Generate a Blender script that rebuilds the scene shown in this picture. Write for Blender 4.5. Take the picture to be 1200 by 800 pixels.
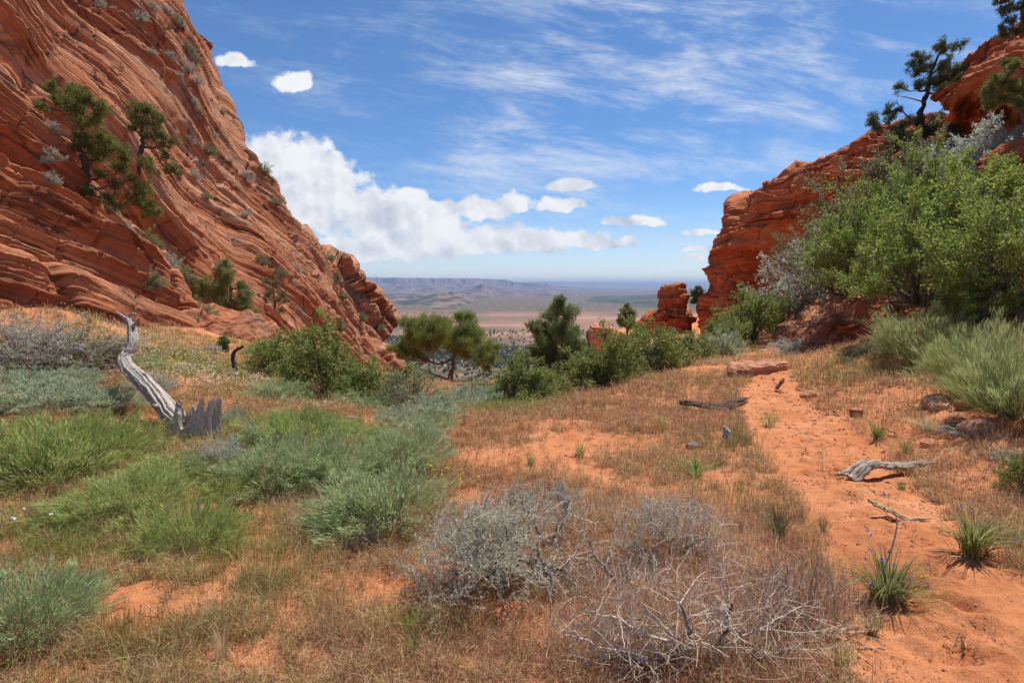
import bpy, math, random
import numpy as np
from mathutils import Vector, Matrix

for o in list(bpy.data.objects): bpy.data.objects.remove(o)
scene = bpy.context.scene
COL = scene.collection
R = math.radians

# ------------------------------------------------------------------ camera, sky, sun, exposure
F, PX, PY = 667.0, 600.0, 400.0           # focal length in photo pixels (20 mm lens on a 36 mm sensor)
PITCH = math.atan(67 / 667)
EYE = np.array([0.0, 0.0, 1.7])
cam_d = bpy.data.cameras.new('camera'); cam = bpy.data.objects.new('camera', cam_d); COL.objects.link(cam)
cam.location = EYE; cam.rotation_euler = (math.pi / 2 - PITCH, 0, 0)
cam_d.sensor_width = 36; cam_d.lens = 36 * F / 1200; cam_d.clip_start = 0.05; cam_d.clip_end = 120000
scene.camera = cam

SUN_EL, SUN_AZ = R(65), R(41)             # azimuth clockwise from +Y (the view direction)
SKY_STRENGTH, SUN_STRENGTH, EXPOSURE = 0.10, 4.9, 0.35
scene.view_settings.view_transform = 'Standard'; scene.view_settings.look = 'None'
scene.view_settings.exposure = EXPOSURE; scene.view_settings.gamma = 1; scene.view_settings.use_curve_mapping = False
sun_d = bpy.data.lights.new('sun', 'SUN'); sun = bpy.data.objects.new('sun', sun_d); COL.objects.link(sun)
sun_d.energy = SUN_STRENGTH; sun_d.angle = R(0.53); sun_d.color = (1.0, 0.955, 0.88)
sdir = Vector((math.sin(SUN_AZ) * math.cos(SUN_EL), math.cos(SUN_AZ) * math.cos(SUN_EL), math.sin(SUN_EL)))
sun.rotation_euler = (-sdir).to_track_quat('-Z', 'Y').to_euler(); sun.location = (30, 30, 60)

def ray(px, py):
    """direction through a photo pixel, scaled so that y = 1 -> (s, t) slopes"""
    a = (px - PX) / F; v = -(py - PY) / F
    c, s = math.cos(PITCH), math.sin(PITCH)
    y = c + v * s; z = -s + v * c
    return a / y, z / y
def W(px, py, Y):
    s, t = ray(px, py)
    return np.array([s * Y, Y, EYE[2] + t * Y])

class NT:
    """tiny node-tree helper"""
    def __init__(s, tree): s.t = tree; s.n = tree.nodes; s.l = tree.links
    def new(s, typ, ins=None, **kw):
        n = s.n.new(typ)
        for k, v in kw.items(): setattr(n, k, v)
        for k, v in (ins or {}).items(): s.set(n.inputs[k], v)
        return n
    def set(s, sock, v):
        if isinstance(v, bpy.types.NodeSocket): s.l.new(v, sock)
        elif v is not None: sock.default_value = v
    def m(s, op, a, b=None, c=None, clamp=False):
        n = s.n.new('ShaderNodeMath'); n.operation = op; n.use_clamp = clamp
        s.set(n.inputs[0], a)
        if b is not None: s.set(n.inputs[1], b)
        if c is not None: s.set(n.inputs[2], c)
        return n.outputs[0]
    def mix(s, f, a, b, blend='MIX'):
        n = s.n.new('ShaderNodeMix'); n.data_type = 'RGBA'; n.blend_type = blend
        s.set(n.inputs[0], f); s.set(n.inputs[6], a); s.set(n.inputs[7], b)
        return n.outputs[2]
    def xyz(s, x, y, z):
        n = s.n.new('ShaderNodeCombineXYZ'); s.set(n.inputs[0], x); s.set(n.inputs[1], y); s.set(n.inputs[2], z); return n.outputs[0]
    def noise(s, vec, scale, detail=4, rough=0.55, dist=0.0, out=0):
        n = s.new('ShaderNodeTexNoise', {'Scale': scale, 'Detail': detail, 'Roughness': rough, 'Distortion': dist}); s.set(n.inputs['Vector'], vec)
        return n.outputs[out]
    def step(s, x, a, b, lo=0.0, hi=1.0, smooth=True):
        n = s.n.new('ShaderNodeMapRange'); n.interpolation_type = 'SMOOTHSTEP' if smooth else 'LINEAR'
        s.set(n.inputs[0], x); n.inputs[1].default_value = a; n.inputs[2].default_value = b
        n.inputs[3].default_value = lo; n.inputs[4].default_value = hi
        return n.outputs[0]
    def ramp(s, f, stops):
        n = s.n.new('ShaderNodeValToRGB'); s.set(n.inputs[0], f); e = n.color_ramp.elements
        while len(e) < len(stops): e.new(0.5)
        for i, (p, c) in enumerate(stops): e[i].position = p; e[i].color = (*c, 1)
        return n.outputs[0]

def build_world():
    w = bpy.data.worlds.new('World'); scene.world = w; w.use_nodes = True
    t = NT(w.node_tree); t.n.clear()
    sky = t.new('ShaderNodeTexSky', sky_type='NISHITA', sun_disc=False, sun_elevation=SUN_EL, sun_rotation=SUN_AZ,
                altitude=1900, air_density=1.0, dust_density=0.25, ozone_density=3.2)
    tc = t.new('ShaderNodeTexCoord').outputs['Generated']
    sp = t.new('ShaderNodeSeparateXYZ', {0: tc}).outputs
    tint = t.mix(t.step(sp[2], 0.0, 0.22), (.98, .96, 1.0, 1), (.64, .86, 1.04, 1))
    sky_c = t.mix(1.0, sky.outputs[0], tint, 'MULTIPLY')
    y = t.m('MAXIMUM', sp[1], 0.12)
    S = t.m('DIVIDE', sp[0], y); T = t.m('DIVIDE', sp[2], y)
    # --- cumulus: soft blobs (photo px, py, half width, half height) cut up by noise
    blobs = [(322, 190, 46, 27), (375, 208, 42, 20), (325, 232, 72, 32), (395, 248, 72, 25), (470, 264, 75, 24), (545, 284, 85, 18), (370, 303, 80, 8), (300, 290, 60, 14),
             (620, 285, 62, 13), (675, 284, 36, 10), (430, 295, 90, 14), (564, 248, 30, 13), (606, 241, 18, 12), (655, 241, 24, 8), (669, 218, 24, 7),
             (745, 261, 28, 6), (483, 232, 16, 8), (520, 243, 18, 7), (277, 72, 16, 9), (342, 98, 17, 12), (838, 222, 23, 5),
             (820, 272, 18, 4), (738, 283, 9, 6), (822, 293, 16, 3), (818, 303, 14, 4), (722, 285, 7, 4)]
    P = t.xyz(S, T, 0.0)
    wn = t.new('ShaderNodeTexNoise', {'Vector': P, 'Scale': 30.0, 'Detail': 3.0}).outputs['Color']
    wv = t.new('ShaderNodeVectorMath', {0: wn, 1: (0.5, 0.5, 0.5)}, operation='SUBTRACT').outputs[0]
    wv = t.new('ShaderNodeVectorMath', {0: wv}, operation='SCALE'); t.set(wv.inputs['Scale'], 0.022)
    wp = t.new('ShaderNodeVectorMath', {0: P, 1: wv.outputs[0]}, operation='ADD').outputs[0]
    ws = t.new('ShaderNodeSeparateXYZ', {0: wp}).outputs
    field = None; under = None
    for (bx, by, rx, ry) in blobs:
        s0, t0 = ray(bx, by); rs, rt = rx / F, ry / F
        dx = t.m('MULTIPLY_ADD', ws[0], 1 / rs, -s0 / rs); dy = t.m('MULTIPLY_ADD', ws[1], 1 / rt, -t0 / rt)
        dy = t.m('MAXIMUM', dy, t.m('MULTIPLY', dy, -1.7)); d = t.m('MULTIPLY_ADD', dx, dx, t.m('MULTIPLY', dy, dy))
        e = t.m('SUBTRACT', 1.25, d)
        field = e if field is None else t.m('SMOOTH_MAX', field, e, 0.35)
    big = t.m('MULTIPLY_ADD', t.noise(P, 14, 9, 0.62), .85, t.m('MULTIPLY', t.noise(P, 48, 4, 0.5), .42)); off = t.new('ShaderNodeVectorMath', {0: P, 1: (0.010, 0.016, 0)}, operation='ADD').outputs[0]
    big2 = t.m('MULTIPLY_ADD', t.noise(off, 14, 9, 0.62), .85, t.m('MULTIPLY', t.noise(off, 48, 4, 0.5), .42))
    dens = t.m('MULTIPLY_ADD', t.m('SUBTRACT', big, 0.5), 6.2, t.m('MINIMUM', field, 0.9))
    cum = t.step(dens, -0.15, 1.05)
    rl = t.noise(P, 11, 5, 0.5); rl2 = t.noise(off, 11, 5, 0.5); relief = t.m('SUBTRACT', rl, rl2)
    lowp = t.step(T, 0.02, 0.30, 0.0, 1.0)
    lit = t.m('MULTIPLY_ADD', relief, 4.5, t.m('MULTIPLY_ADD', lowp, 0.30, 0.66), clamp=True)
    thick = t.step(t.m('ADD', field, rl), 1.4, 2.6, 0.0, 0.22)
    lit = t.m('SUBTRACT', lit, thick, clamp=True)
    k = 0.93 / (SKY_STRENGTH * 2 ** EXPOSURE)
    ccol = t.mix(lit, (k * 0.58, k * 0.63, k * 0.74, 1), (k * 1.02, k * 1.03, k * 1.05, 1))
    # --- cirrus: drawn-out veils high up
    rot = t.xyz(t.m('MULTIPLY_ADD', T, -0.5, S), t.m('MULTIPLY_ADD', S, 0.16, T), 3.0)
    st = t.new('ShaderNodeVectorMath', {0: rot, 1: (2.0, 9.0, 1.0)}, operation='MULTIPLY').outputs[0]
    c1 = t.noise(st, 1.9, 9, 0.68, 0.25)
    c2 = t.noise(rot, 2.6, 3, 0.5)
    cx = t.m('MULTIPLY_ADD', S, 1 / 0.78, -0.10 / 0.78); cy = t.m('MULTIPLY_ADD', T, 1 / 0.34, -0.38 / 0.34)
    cm = t.step(t.m('MULTIPLY_ADD', cx, cx, t.m('MULTIPLY', cy, cy)), 1.5, 0.0)
    veil = t.m('MULTIPLY', t.step(c1, 0.42, 0.78), t.step(c2, 0.34, 0.56, 0.35, 1.0))
    veil = t.m('MULTIPLY', veil, t.m('MULTIPLY', cm, 0.90))
    front = t.step(sp[1], 0.12, 0.3)
    col = t.mix(t.m('MULTIPLY', veil, front), sky_c, (k * .86, k * .90, k * 1.0, 1))
    # faint veil of far cloud low over the horizon
    far = t.noise(t.xyz(t.m('MULTIPLY', S, 3.0), t.m('MULTIPLY', T, 26.0), 7.0), 1.5, 6, 0.6)
    farm = t.m('MULTIPLY', t.step(far, 0.45, 0.7), t.m('MULTIPLY', t.step(T, 0.005, 0.03), t.step(T, 0.13, 0.05)))
    col = t.mix(t.m('MULTIPLY', farm, t.m('MULTIPLY', front, 0.5)), col, (k * .86, k * .88, k * .93, 1))
    col = t.mix(t.m('MULTIPLY', cum, t.m('MULTIPLY', front, 0.95)), col, ccol)
    bg = t.new('ShaderNodeBackground', {'Color': col, 'Strength': SKY_STRENGTH})
    out = t.new('ShaderNodeOutputWorld', {'Surface': bg.outputs[0]})
    w.cycles.sampling_method = 'MANUAL'; w.cycles.sample_map_resolution = 512
build_world()

# ------------------------------------------------------------------ numeric noise
_r = np.random.RandomState(7); _perm = _r.permutation(256); _perm = np.concatenate([_perm, _perm, _perm])
_g = _r.normal(size=(256, 3)); _g /= np.linalg.norm(_g, axis=1)[:, None]; _g = _g.astype(np.float32)
def pn(P):
    P = np.asarray(P, dtype=np.float64); i = np.floor(P).astype(np.int64); f = (P - i).astype(np.float32); i &= 255
    u = f * f * f * (f * (f * 6 - 15) + 10); res = 0
    for dx in (0, 1):
        wx = u[:, 0] if dx else 1 - u[:, 0]; px = _perm[i[:, 0] + dx]
        for dy in (0, 1):
            wy = u[:, 1] if dy else 1 - u[:, 1]; py = _perm[px + i[:, 1] + dy]
            for dz in (0, 1):
                wz = u[:, 2] if dz else 1 - u[:, 2]; g = _g[_perm[py + i[:, 2] + dz]]
                d = g[:, 0] * (f[:, 0] - dx) + g[:, 1] * (f[:, 1] - dy) + g[:, 2] * (f[:, 2] - dz)
                res = res + wx * wy * wz * d
    return res * 1.5
def fbm(P, o=4, lac=2.03, gain=0.5):
    P = np.asarray(P, dtype=np.float64); r = 0; a = 1
    for k in range(o):
        r = r + a * pn(P + 17.3 * k); P = P * lac; a *= gain
    return r
def sm(x, a, b):
    x = np.clip((x - a) / (b - a), 0, 1); return x * x * (3 - 2 * x)
def unit(v): return v / np.maximum(np.linalg.norm(v, axis=-1, keepdims=True), 1e-9)

# ------------------------------------------------------------------ mesh building
class MB:
    def __init__(s): s.v = []; s.q = []; s.t = []; s.c = []; s.n = 0
    def add(s, v, q=None, t=None, c=(1, 1, 1)):
        v = np.asarray(v, dtype=np.float32).reshape(-1, 3)
        c = np.asarray(c, dtype=np.float32)
        if c.ndim == 1: c = np.tile(c, (len(v), 1))
        s.v.append(v); s.c.append(c)
        if q is not None and len(q): s.q.append(np.asarray(q).reshape(-1, 4) + s.n)
        if t is not None and len(t): s.t.append(np.asarray(t).reshape(-1, 3) + s.n)
        s.n += len(v)
    def tube(s, P, r, k=5, c=(1, 1, 1), flat=1.0):
        P = np.asarray(P, dtype=np.float64); n = len(P); r = np.broadcast_to(np.asarray(r, dtype=np.float64), (n,))
        T = unit(np.gradient(P, axis=0)); ref = np.array([0.31, 0.22, 0.92]) if abs(T[0, 2]) < 0.9 else np.array([0.9, 0.3, 0.1])
        A = unit(np.cross(T, ref)); B = np.cross(T, A)
        th = np.arange(k) * 2 * math.pi / k
        V = P[:, None, :] + r[:, None, None] * (np.cos(th)[None, :, None] * A[:, None, :] + flat * np.sin(th)[None, :, None] * B[:, None, :])
        i = np.arange(n - 1)[:, None] * k; j = np.arange(k)[None, :]; j2 = (j + 1) % k
        q = np.stack([i + j, i + j2, i + k + j2, i + k + j], -1).reshape(-1, 4)
        cc = np.asarray(c, dtype=np.float32)
        if cc.ndim == 2: cc = np.repeat(cc, k, axis=0)
        s.add(V.reshape(-1, 3), q, c=cc)
    def leaves(s, C, A, l, w, c, rng):
        """rhombic leaves: centres C, axis A (unit), length l, width w"""
        n = len(C); A = unit(A); S = unit(np.cross(A, rng.normal(size=(n, 3))))
        l = np.broadcast_to(l, (n,))[:, None]; w = np.broadcast_to(w, (n,))[:, None]
        V = np.stack([C - A * l * .5, C + S * w * .5, C + A * l * .5, C - S * w * .5], 1)
        s.add(V.reshape(-1, 3), np.arange(4 * n).reshape(-1, 4), c=np.repeat(np.broadcast_to(c, (n, 3)), 4, axis=0))
    def blades(s, B, D, h, w, bend, c0, c1, rng):
        """curved tapering blades: base B, horizontal lean direction D"""
        n = len(B); up = np.array([0, 0, 1.0]); S = unit(np.cross(D, up) + 0.35 * rng.normal(size=(n, 3)))
        h = np.broadcast_to(h, (n,))[:, None]; w = np.broadcast_to(w, (n,))[:, None]; b = np.broadcast_to(bend, (n,))[:, None]
        M = B + up * h * .55 + D * h * b * .25; T = B + up * h * (1 - .35 * b) + D * h * b
        V = np.stack([B - S * w * .5, B + S * w * .5, M + S * w * .42, M - S * w * .42, T], 1).reshape(-1, 3)
        k = np.arange(n)[:, None] * 5
        c0 = np.broadcast_to(c0, (n, 3)); c1 = np.broadcast_to(c1, (n, 3)); cm = (c0 + c1) / 2
        C = np.stack([c0, c0, cm, cm, c1], 1).reshape(-1, 3)
        s.add(V, k + np.array([[0, 1, 2, 3]]), k + np.array([[3, 2, 4]]), C)
    def mesh(s, name, mat, smooth=False, attrs=None):
        me = bpy.data.meshes.new(name)
        v = np.concatenate(s.v); c = np.concatenate(s.c)
        q = np.concatenate(s.q) if s.q else np.zeros((0, 4), int); t = np.concatenate(s.t) if s.t else np.zeros((0, 3), int)
        me.vertices.add(len(v)); me.vertices.foreach_set('co', v.ravel())
        me.loops.add(q.size + t.size); me.loops.foreach_set('vertex_index', np.concatenate([q.ravel(), t.ravel()]).astype(np.int32))
        me.polygons.add(len(q) + len(t))
        st = np.concatenate([np.arange(len(q)) * 4, q.size + np.arange(len(t)) * 3]).astype(np.int32)
        me.polygons.foreach_set('loop_start', st)
        me.update(calc_edges=True)
        me.polygons.foreach_set('use_smooth', np.full(len(st), smooth))
        a = me.color_attributes.new('col', 'FLOAT_COLOR', 'POINT')
        a.data.foreach_set('color', np.concatenate([c, np.ones((len(c), 1), np.float32)], 1).astype(np.float32).ravel())
        for k, arr in (attrs or {}).items():
            a = me.attributes.new(k, 'FLOAT', 'POINT'); a.data.foreach_set('value', np.asarray(arr, dtype=np.float32).ravel())
        me.materials.append(mat)
        return me
def grid_quads(nu, nv):
    i = np.arange(nu - 1)[:, None] * nv; j = np.arange(nv - 1)[None, :]
    return np.stack([i + j, i + nv + j, i + nv + j + 1, i + j + 1], -1).reshape(-1, 4)
def link(name, me, parent=None, loc=None):
    o = bpy.data.objects.new(name, me); COL.objects.link(o)
    if parent: o.parent = parent
    if loc is not None: o.location = loc
    return o
def tag(o, label, cat, group=None):
    o['label'] = label; o['category'] = cat
    if group: o['group'] = group
    return o
def struct(o, label=None, kind='structure'):
    o['kind'] = kind
    if label: o['label'] = label
    return o
def empty(name, loc=(0, 0, 0)):
    o = bpy.data.objects.new(name, None); COL.objects.link(o); o.location = loc; o.empty_display_size = 0.2; return o

# ------------------------------------------------------------------ materials
def newmat(name):
    m = bpy.data.materials.new(name); m.use_nodes = True; t = NT(m.node_tree); t.n.clear(); return m, t
def finish(t, bsdf): t.new('ShaderNodeOutputMaterial', {'Surface': bsdf})
def mat_leaf(name, trans=0.3, rough=0.6, spec=0.25):
    m, t = newmat(name)
    a = t.new('ShaderNodeAttribute', attribute_name='col').outputs['Color']
    p = t.new('ShaderNodeBsdfPrincipled', {'Base Color': a, 'Roughness': rough, 'Specular IOR Level': spec}).outputs[0]
    tr = t.new('ShaderNodeBsdfTranslucent', {'Color': a}).outputs[0]
    mx = t.new('ShaderNodeMixShader', {0: trans, 1: p, 2: tr}).outputs[0]
    finish(t, mx); return m
def mat_wood(name, sc=30):
    m, t = newmat(name)
    a = t.new('ShaderNodeAttribute', attribute_name='col').outputs['Color']
    oc = t.new('ShaderNodeTexCoord').outputs['Object']
    n = t.noise(oc, sc, 6, 0.7, 1.0)
    f = t.step(n, 0.3, 0.7, 0.55, 1.25, smooth=False)
    c = t.mix(1.0, a, t.xyz(f, f, f), 'MULTIPLY')
    b = t.new('ShaderNodeBump', {'Strength': 0.6, 'Distance': 0.01, 'Height': n}).outputs[0]
    finish(t, t.new('ShaderNodeBsdfPrincipled', {'Base Color': c, 'Roughness': 0.85, 'Specular IOR Level': 0.15, 'Normal': b}).outputs[0]); return m
def mat_rock(name, c_dark, c_mid, c_light, c_grey, grey=0.5, varnish=0.5, bump=1.0, fine=14):
    m, t = newmat(name)
    bed = t.new('ShaderNodeAttribute', attribute_name='bed').outputs['Fac']
    pos = t.new('ShaderNodeNewGeometry').outputs['Position']; sp = t.new('ShaderNodeSeparateXYZ', {0: pos}).outputs
    v1 = t.xyz(t.m('MULTIPLY', sp[0], .10), t.m('MULTIPLY', sp[1], .10), t.m('MULTIPLY', bed, 1.3))
    n1 = t.noise(v1, 1.0, 7, 0.65)
    v2 = t.xyz(t.m('MULTIPLY', sp[0], .5), t.m('MULTIPLY', sp[1], .5), t.m('MULTIPLY', bed, fine))
    n2 = t.noise(v2, 1.0, 4, 0.6)
    col = t.ramp(n1, [(0.30, c_dark), (0.45, c_mid), (0.60, c_light), (0.72, c_mid)])
    f = t.step(n2, 0.3, 0.7, 0.66, 1.18, smooth=False)
    col = t.mix(1.0, col, t.xyz(f, f, f), 'MULTIPLY')
    # grey-green lichen and varnish blotches drawn out along the beds
    vk = t.new('ShaderNodeTexVoronoi', {'Vector': t.xyz(t.m('MULTIPLY', sp[0], .32), t.m('MULTIPLY', sp[1], .32), t.m('MULTIPLY', bed, .55)), 'Scale': 1.0, 'Randomness': 1.0}, feature='DISTANCE_TO_EDGE').outputs[0]
    crack = t.step(t.m('ADD', vk, t.m('MULTIPLY', t.m('SUBTRACT', n2, .5), .16)), .004, .022, .55, 1.0)
    col = t.mix(1.0, col, t.xyz(crack, crack, crack), 'MULTIPLY')
    v3 = t.xyz(t.m('MULTIPLY', sp[0], .35), t.m('MULTIPLY', sp[1], .35), t.m('MULTIPLY', bed, 0.9))
    n3 = t.noise(v3, 0.8, 6, 0.62, 0.4)
    col = t.mix(t.m('MULTIPLY', t.step(n3, 0.56, 0.68), grey), col, (*c_grey, 1))
    n4 = t.noise(pos, 0.35, 6, 0.7, 0.5)
    col = t.mix(t.m('MULTIPLY', t.step(n4, 0.57, 0.72), varnish), col, (c_dark[0] * .45, c_dark[1] * .6, c_dark[2] * .7, 1))
    n5 = t.noise(pos, 9, 5, 0.7)
    n6 = t.noise(pos, 1.3, 4, 0.6)
    g = t.m('MULTIPLY', t.step(n5, 0.3, 0.7, 0.86, 1.14, smooth=False), t.step(n6, 0.3, 0.7, 0.84, 1.14, smooth=False))
    col = t.mix(1.0, col, t.xyz(g, g, g), 'MULTIPLY')
    h = t.m('MULTIPLY_ADD', n2, 1.0, t.m('MULTIPLY_ADD', n5, 0.35, t.m('MULTIPLY', crack, .5)))
    b = t.new('ShaderNodeBump', {'Strength': 0.9, 'Distance': 0.10 * bump, 'Height': h}).outputs[0]
    finish(t, t.new('ShaderNodeBsdfPrincipled', {'Base Color': col, 'Roughness': 0.9, 'Specular IOR Level': 0.12, 'Normal': b}).outputs[0]); return m
M_LEAF = mat_leaf('leaf', 0.42); M_GRASS = mat_leaf('grass', 0.42, 0.7, 0.15); M_NEEDLE = mat_leaf('needle', 0.35, 0.65, 0.2)
M_WOOD = mat_wood('bark'); M_TWIG = mat_wood('twig', 60)
ROCK_L = mat_rock('slickrock', (.25, .082, .042), (.45, .165, .076), (.58, .315, .190), (.27, .235, .165), grey=.75, varnish=.7, bump=1.8)
ROCK_N = mat_rock('near_slickrock', (.22, .070, .038), (.38, .130, .062), (.50, .225, .120), (.25, .19, .135), grey=.35, varnish=.6, fine=18, bump=1.3)
ROCK_R = mat_rock('red_sandstone', (.27, .062, .022), (.47, .130, .046), (.56, .215, .095), (.26, .18, .12), grey=.35, varnish=.5, bump=1.4)
ROCK_S = mat_rock('loose_stone', (.36, .14, .07), (.48, .20, .11), (.56, .32, .20), (.40, .33, .25), grey=.3, varnish=.1, bump=.08, fine=30)
# ------------------------------------------------------------------ terrain (one height function for the whole sheet)
_ctl = [(0,800,2.3),(300,800,2.28),(600,800,2.28),(900,800,2.25),(1200,800,2.15),(-200,700,3.0),(1400,700,2.6),
 (100,680,3.2),(400,680,3.25),(600,640,3.65),(850,640,3.6),(1040,550,5.1),(1200,600,3.9),(230,512,6.6),(0,560,5.2),(-200,560,5.0),
 (330,520,6.3),(480,560,5.2),(420,490,8.3),(480,485,9.2),(520,462,15),(523,462,27),(620,462,11.5),(620,470,10.5),(700,447,13),(760,425,15.5),(800,408,18),(830,402,20),
 (400,452,14),(350,432,16),(290,425,15),(80,430,10),(0,420,9.5),(-200,420,9),(0,345,12.5),(100,368,14.5),(200,372,18),(235,402,15.5),(300,398,19),(310,400,24),
 (890,440,10.3),(1000,480,7.5),(760,500,7.0),(940,418,12.5),(1000,402,13.5),(1050,384,12.8),(1100,430,8.8),(1200,500,5.3),(1200,420,7.2),(1200,370,9),
 (1200,320,10.5),(1200,255,12.5),(1200,190,15.5),(1100,335,13.5),(1050,360,16),(1100,255,17),(1000,335,22),(950,335,28),(900,388,30),(850,400,36),(1100,200,23),
 (1400,300,10),(775,402,60),(740,400,45),(850,400,55),(-100,330,20),(700,425,30),(640,450,28)]
_P = np.array([W(*c) for c in _ctl] + [(0,-5,0),(-8,-5,.2),(8,-5,.9),(0,-20,.5),(-20,-20,2),(20,-20,3),(0,0,0),(-4,0,0.05),(4,0,.12),(-14,0,1.2),(14,0,3.0),
                                       (-30,20,4),(40,20,9),(40,60,4),(-40,60,3)], dtype=float)
def _U(d2): return 0.5 * d2 * np.log(d2 + 1e-9)
_n = len(_P); _d = ((_P[:, None, :2] - _P[None, :, :2]) ** 2).sum(-1); _K = _U(_d) + np.eye(_n) * 0.25
_Q = np.c_[np.ones(_n), _P[:, :2]]; _A = np.block([[_K, _Q], [_Q.T, np.zeros((3, 3))]]); _w = np.linalg.solve(_A, np.r_[_P[:, 2], 0, 0, 0])
VALLEY = -150.0
def base_height(x, y):
    xc = np.clip(x, -38, 42); yc = np.clip(y, -22, 66); z = np.full(x.shape, _w[_n]) + _w[_n + 1] * xc + _w[_n + 2] * yc
    for i in range(_n): z = z + _w[i] * _U((xc - _P[i, 0]) ** 2 + (yc - _P[i, 1]) ** 2)
    return z
def height(x, y, detail=True):
    x = np.asarray(x, float); y = np.asarray(y, float)
    z = base_height(x, y)
    if detail:
        p = np.stack([x, y, 0 * x], -1); rr = np.hypot(x, y)
        z = z + 0.07 * fbm(p * 0.55, 3) + 0.018 * fbm(p * 3.1, 3) * np.clip(14 / (rr + 1), 0, 1)
    edge = 30 + 46 * sm(x, 4, 13)
    drop = np.maximum(0, np.hypot(np.maximum(y - edge, 0), np.maximum(np.abs(x) - 90, 0)) - 0.0)
    z = z - 1.15 * drop * sm(drop, 0, 6)
    # valley floor with gentle relief that grows with distance
    r = np.hypot(x, y); p = np.stack([x / 900., y / 900., 0 * x], -1)
    v = VALLEY + 6 * fbm(p, 4) * sm(r, 300, 1500)
    k = 4.0; d = z - v
    return np.where(d > 12, z, v + k * np.log1p(np.exp(np.clip(d, -80, 12) / k)))
def h1(x, y): return float(height(np.array([x]), np.array([y]))[0])
def ground_at(px, py, lo=1.2, hi=75.0):
    """first hit of the pixel's ray with the near ground"""
    s, t = ray(px, py); Y = np.concatenate([np.linspace(lo, 12, 300), np.linspace(12.05, hi, 500)])
    z = EYE[2] + t * Y; h = height(s * Y, Y); k = np.argmax(z < h)
    if not (z < h).any(): k = len(Y) - 1
    return np.array([s * Y[k], Y[k], h[k]])

path_pts = [ground_at(*p)[:2] for p in [(1170, 795), (1140, 740), (1100, 690), (1040, 620), (985, 560), (950, 525), (925, 495), (900, 465), (905, 445), (860, 430), (800, 435)]]
path_w = [.50, .45, .42, .42, .48, .55, .5, .42, .3, .4, .6]
def seg_dist(x, y, pts, wid):
    best = np.full(x.shape, 1e9)
    for i in range(len(pts) - 1):
        a, b = pts[i], pts[i + 1]; ab = b - a
        t = np.clip(((x - a[0]) * ab[0] + (y - a[1]) * ab[1]) / (ab @ ab), 0, 1)
        d = np.hypot(x - a[0] - t * ab[0], y - a[1] - t * ab[1]) / (wid[i] * (1 - t) + wid[i + 1] * t)
        best = np.minimum(best, d)
    return best
bare = [((620, 540), .8, .5), ((700, 520), 1.0, .5), ((570, 530), .5, .5), ((300, 600), .5, .35), ((280, 640), .3, .3), ((165, 710), .35, .22), ((330, 720), .25, .2),
        ((410, 690), .40, .2), ((640, 730), .4, .25), ((560, 710), .3, .2), ((40, 790), .2, .1), ((1080, 470), 1.4, .8), ((1100, 500), 1.2, .6), ((430, 500), .7, .35), ((178, 495), .35, .3),
        ((560, 585), .3, .3), ((850, 560), .5, .3), ((110, 430), .7, .4), ((1160, 560), .4, .3), ((270, 775), .3, .15)]
bare = [(ground_at(*p)[:2], a, b) for p, a, b in bare]
def cover(x, y):
    """0 = bare sand, 1 = full grass"""
    p = np.stack([x, y, 0 * x], -1)
    n = fbm(p * 0.9 + 5, 4); f = fbm(p * 4.0 + 11, 2)
    g = sm(n + 0.75 * f, -0.68, 0.08) * 0.86 + 0.14
    for c, a, b in bare:
        e = ((x - c[0]) / a) ** 2 + ((y - c[1]) / b) ** 2
        g = g * (1 - 0.72 * sm(1.15 - e + 0.8 * f, 0, 0.8))
    g = g * (1 - 0.985 * sm(1.25 - seg_dist(x, y, path_pts, path_w) + 0.35 * n + 0.25 * f, 0, 0.35))
    right = sm(x - (1.2 + 0.30 * y), -.3, .9) * sm(y, 3.5, 6)
    g = g * (1 - 0.45 * right)
    return g

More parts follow.
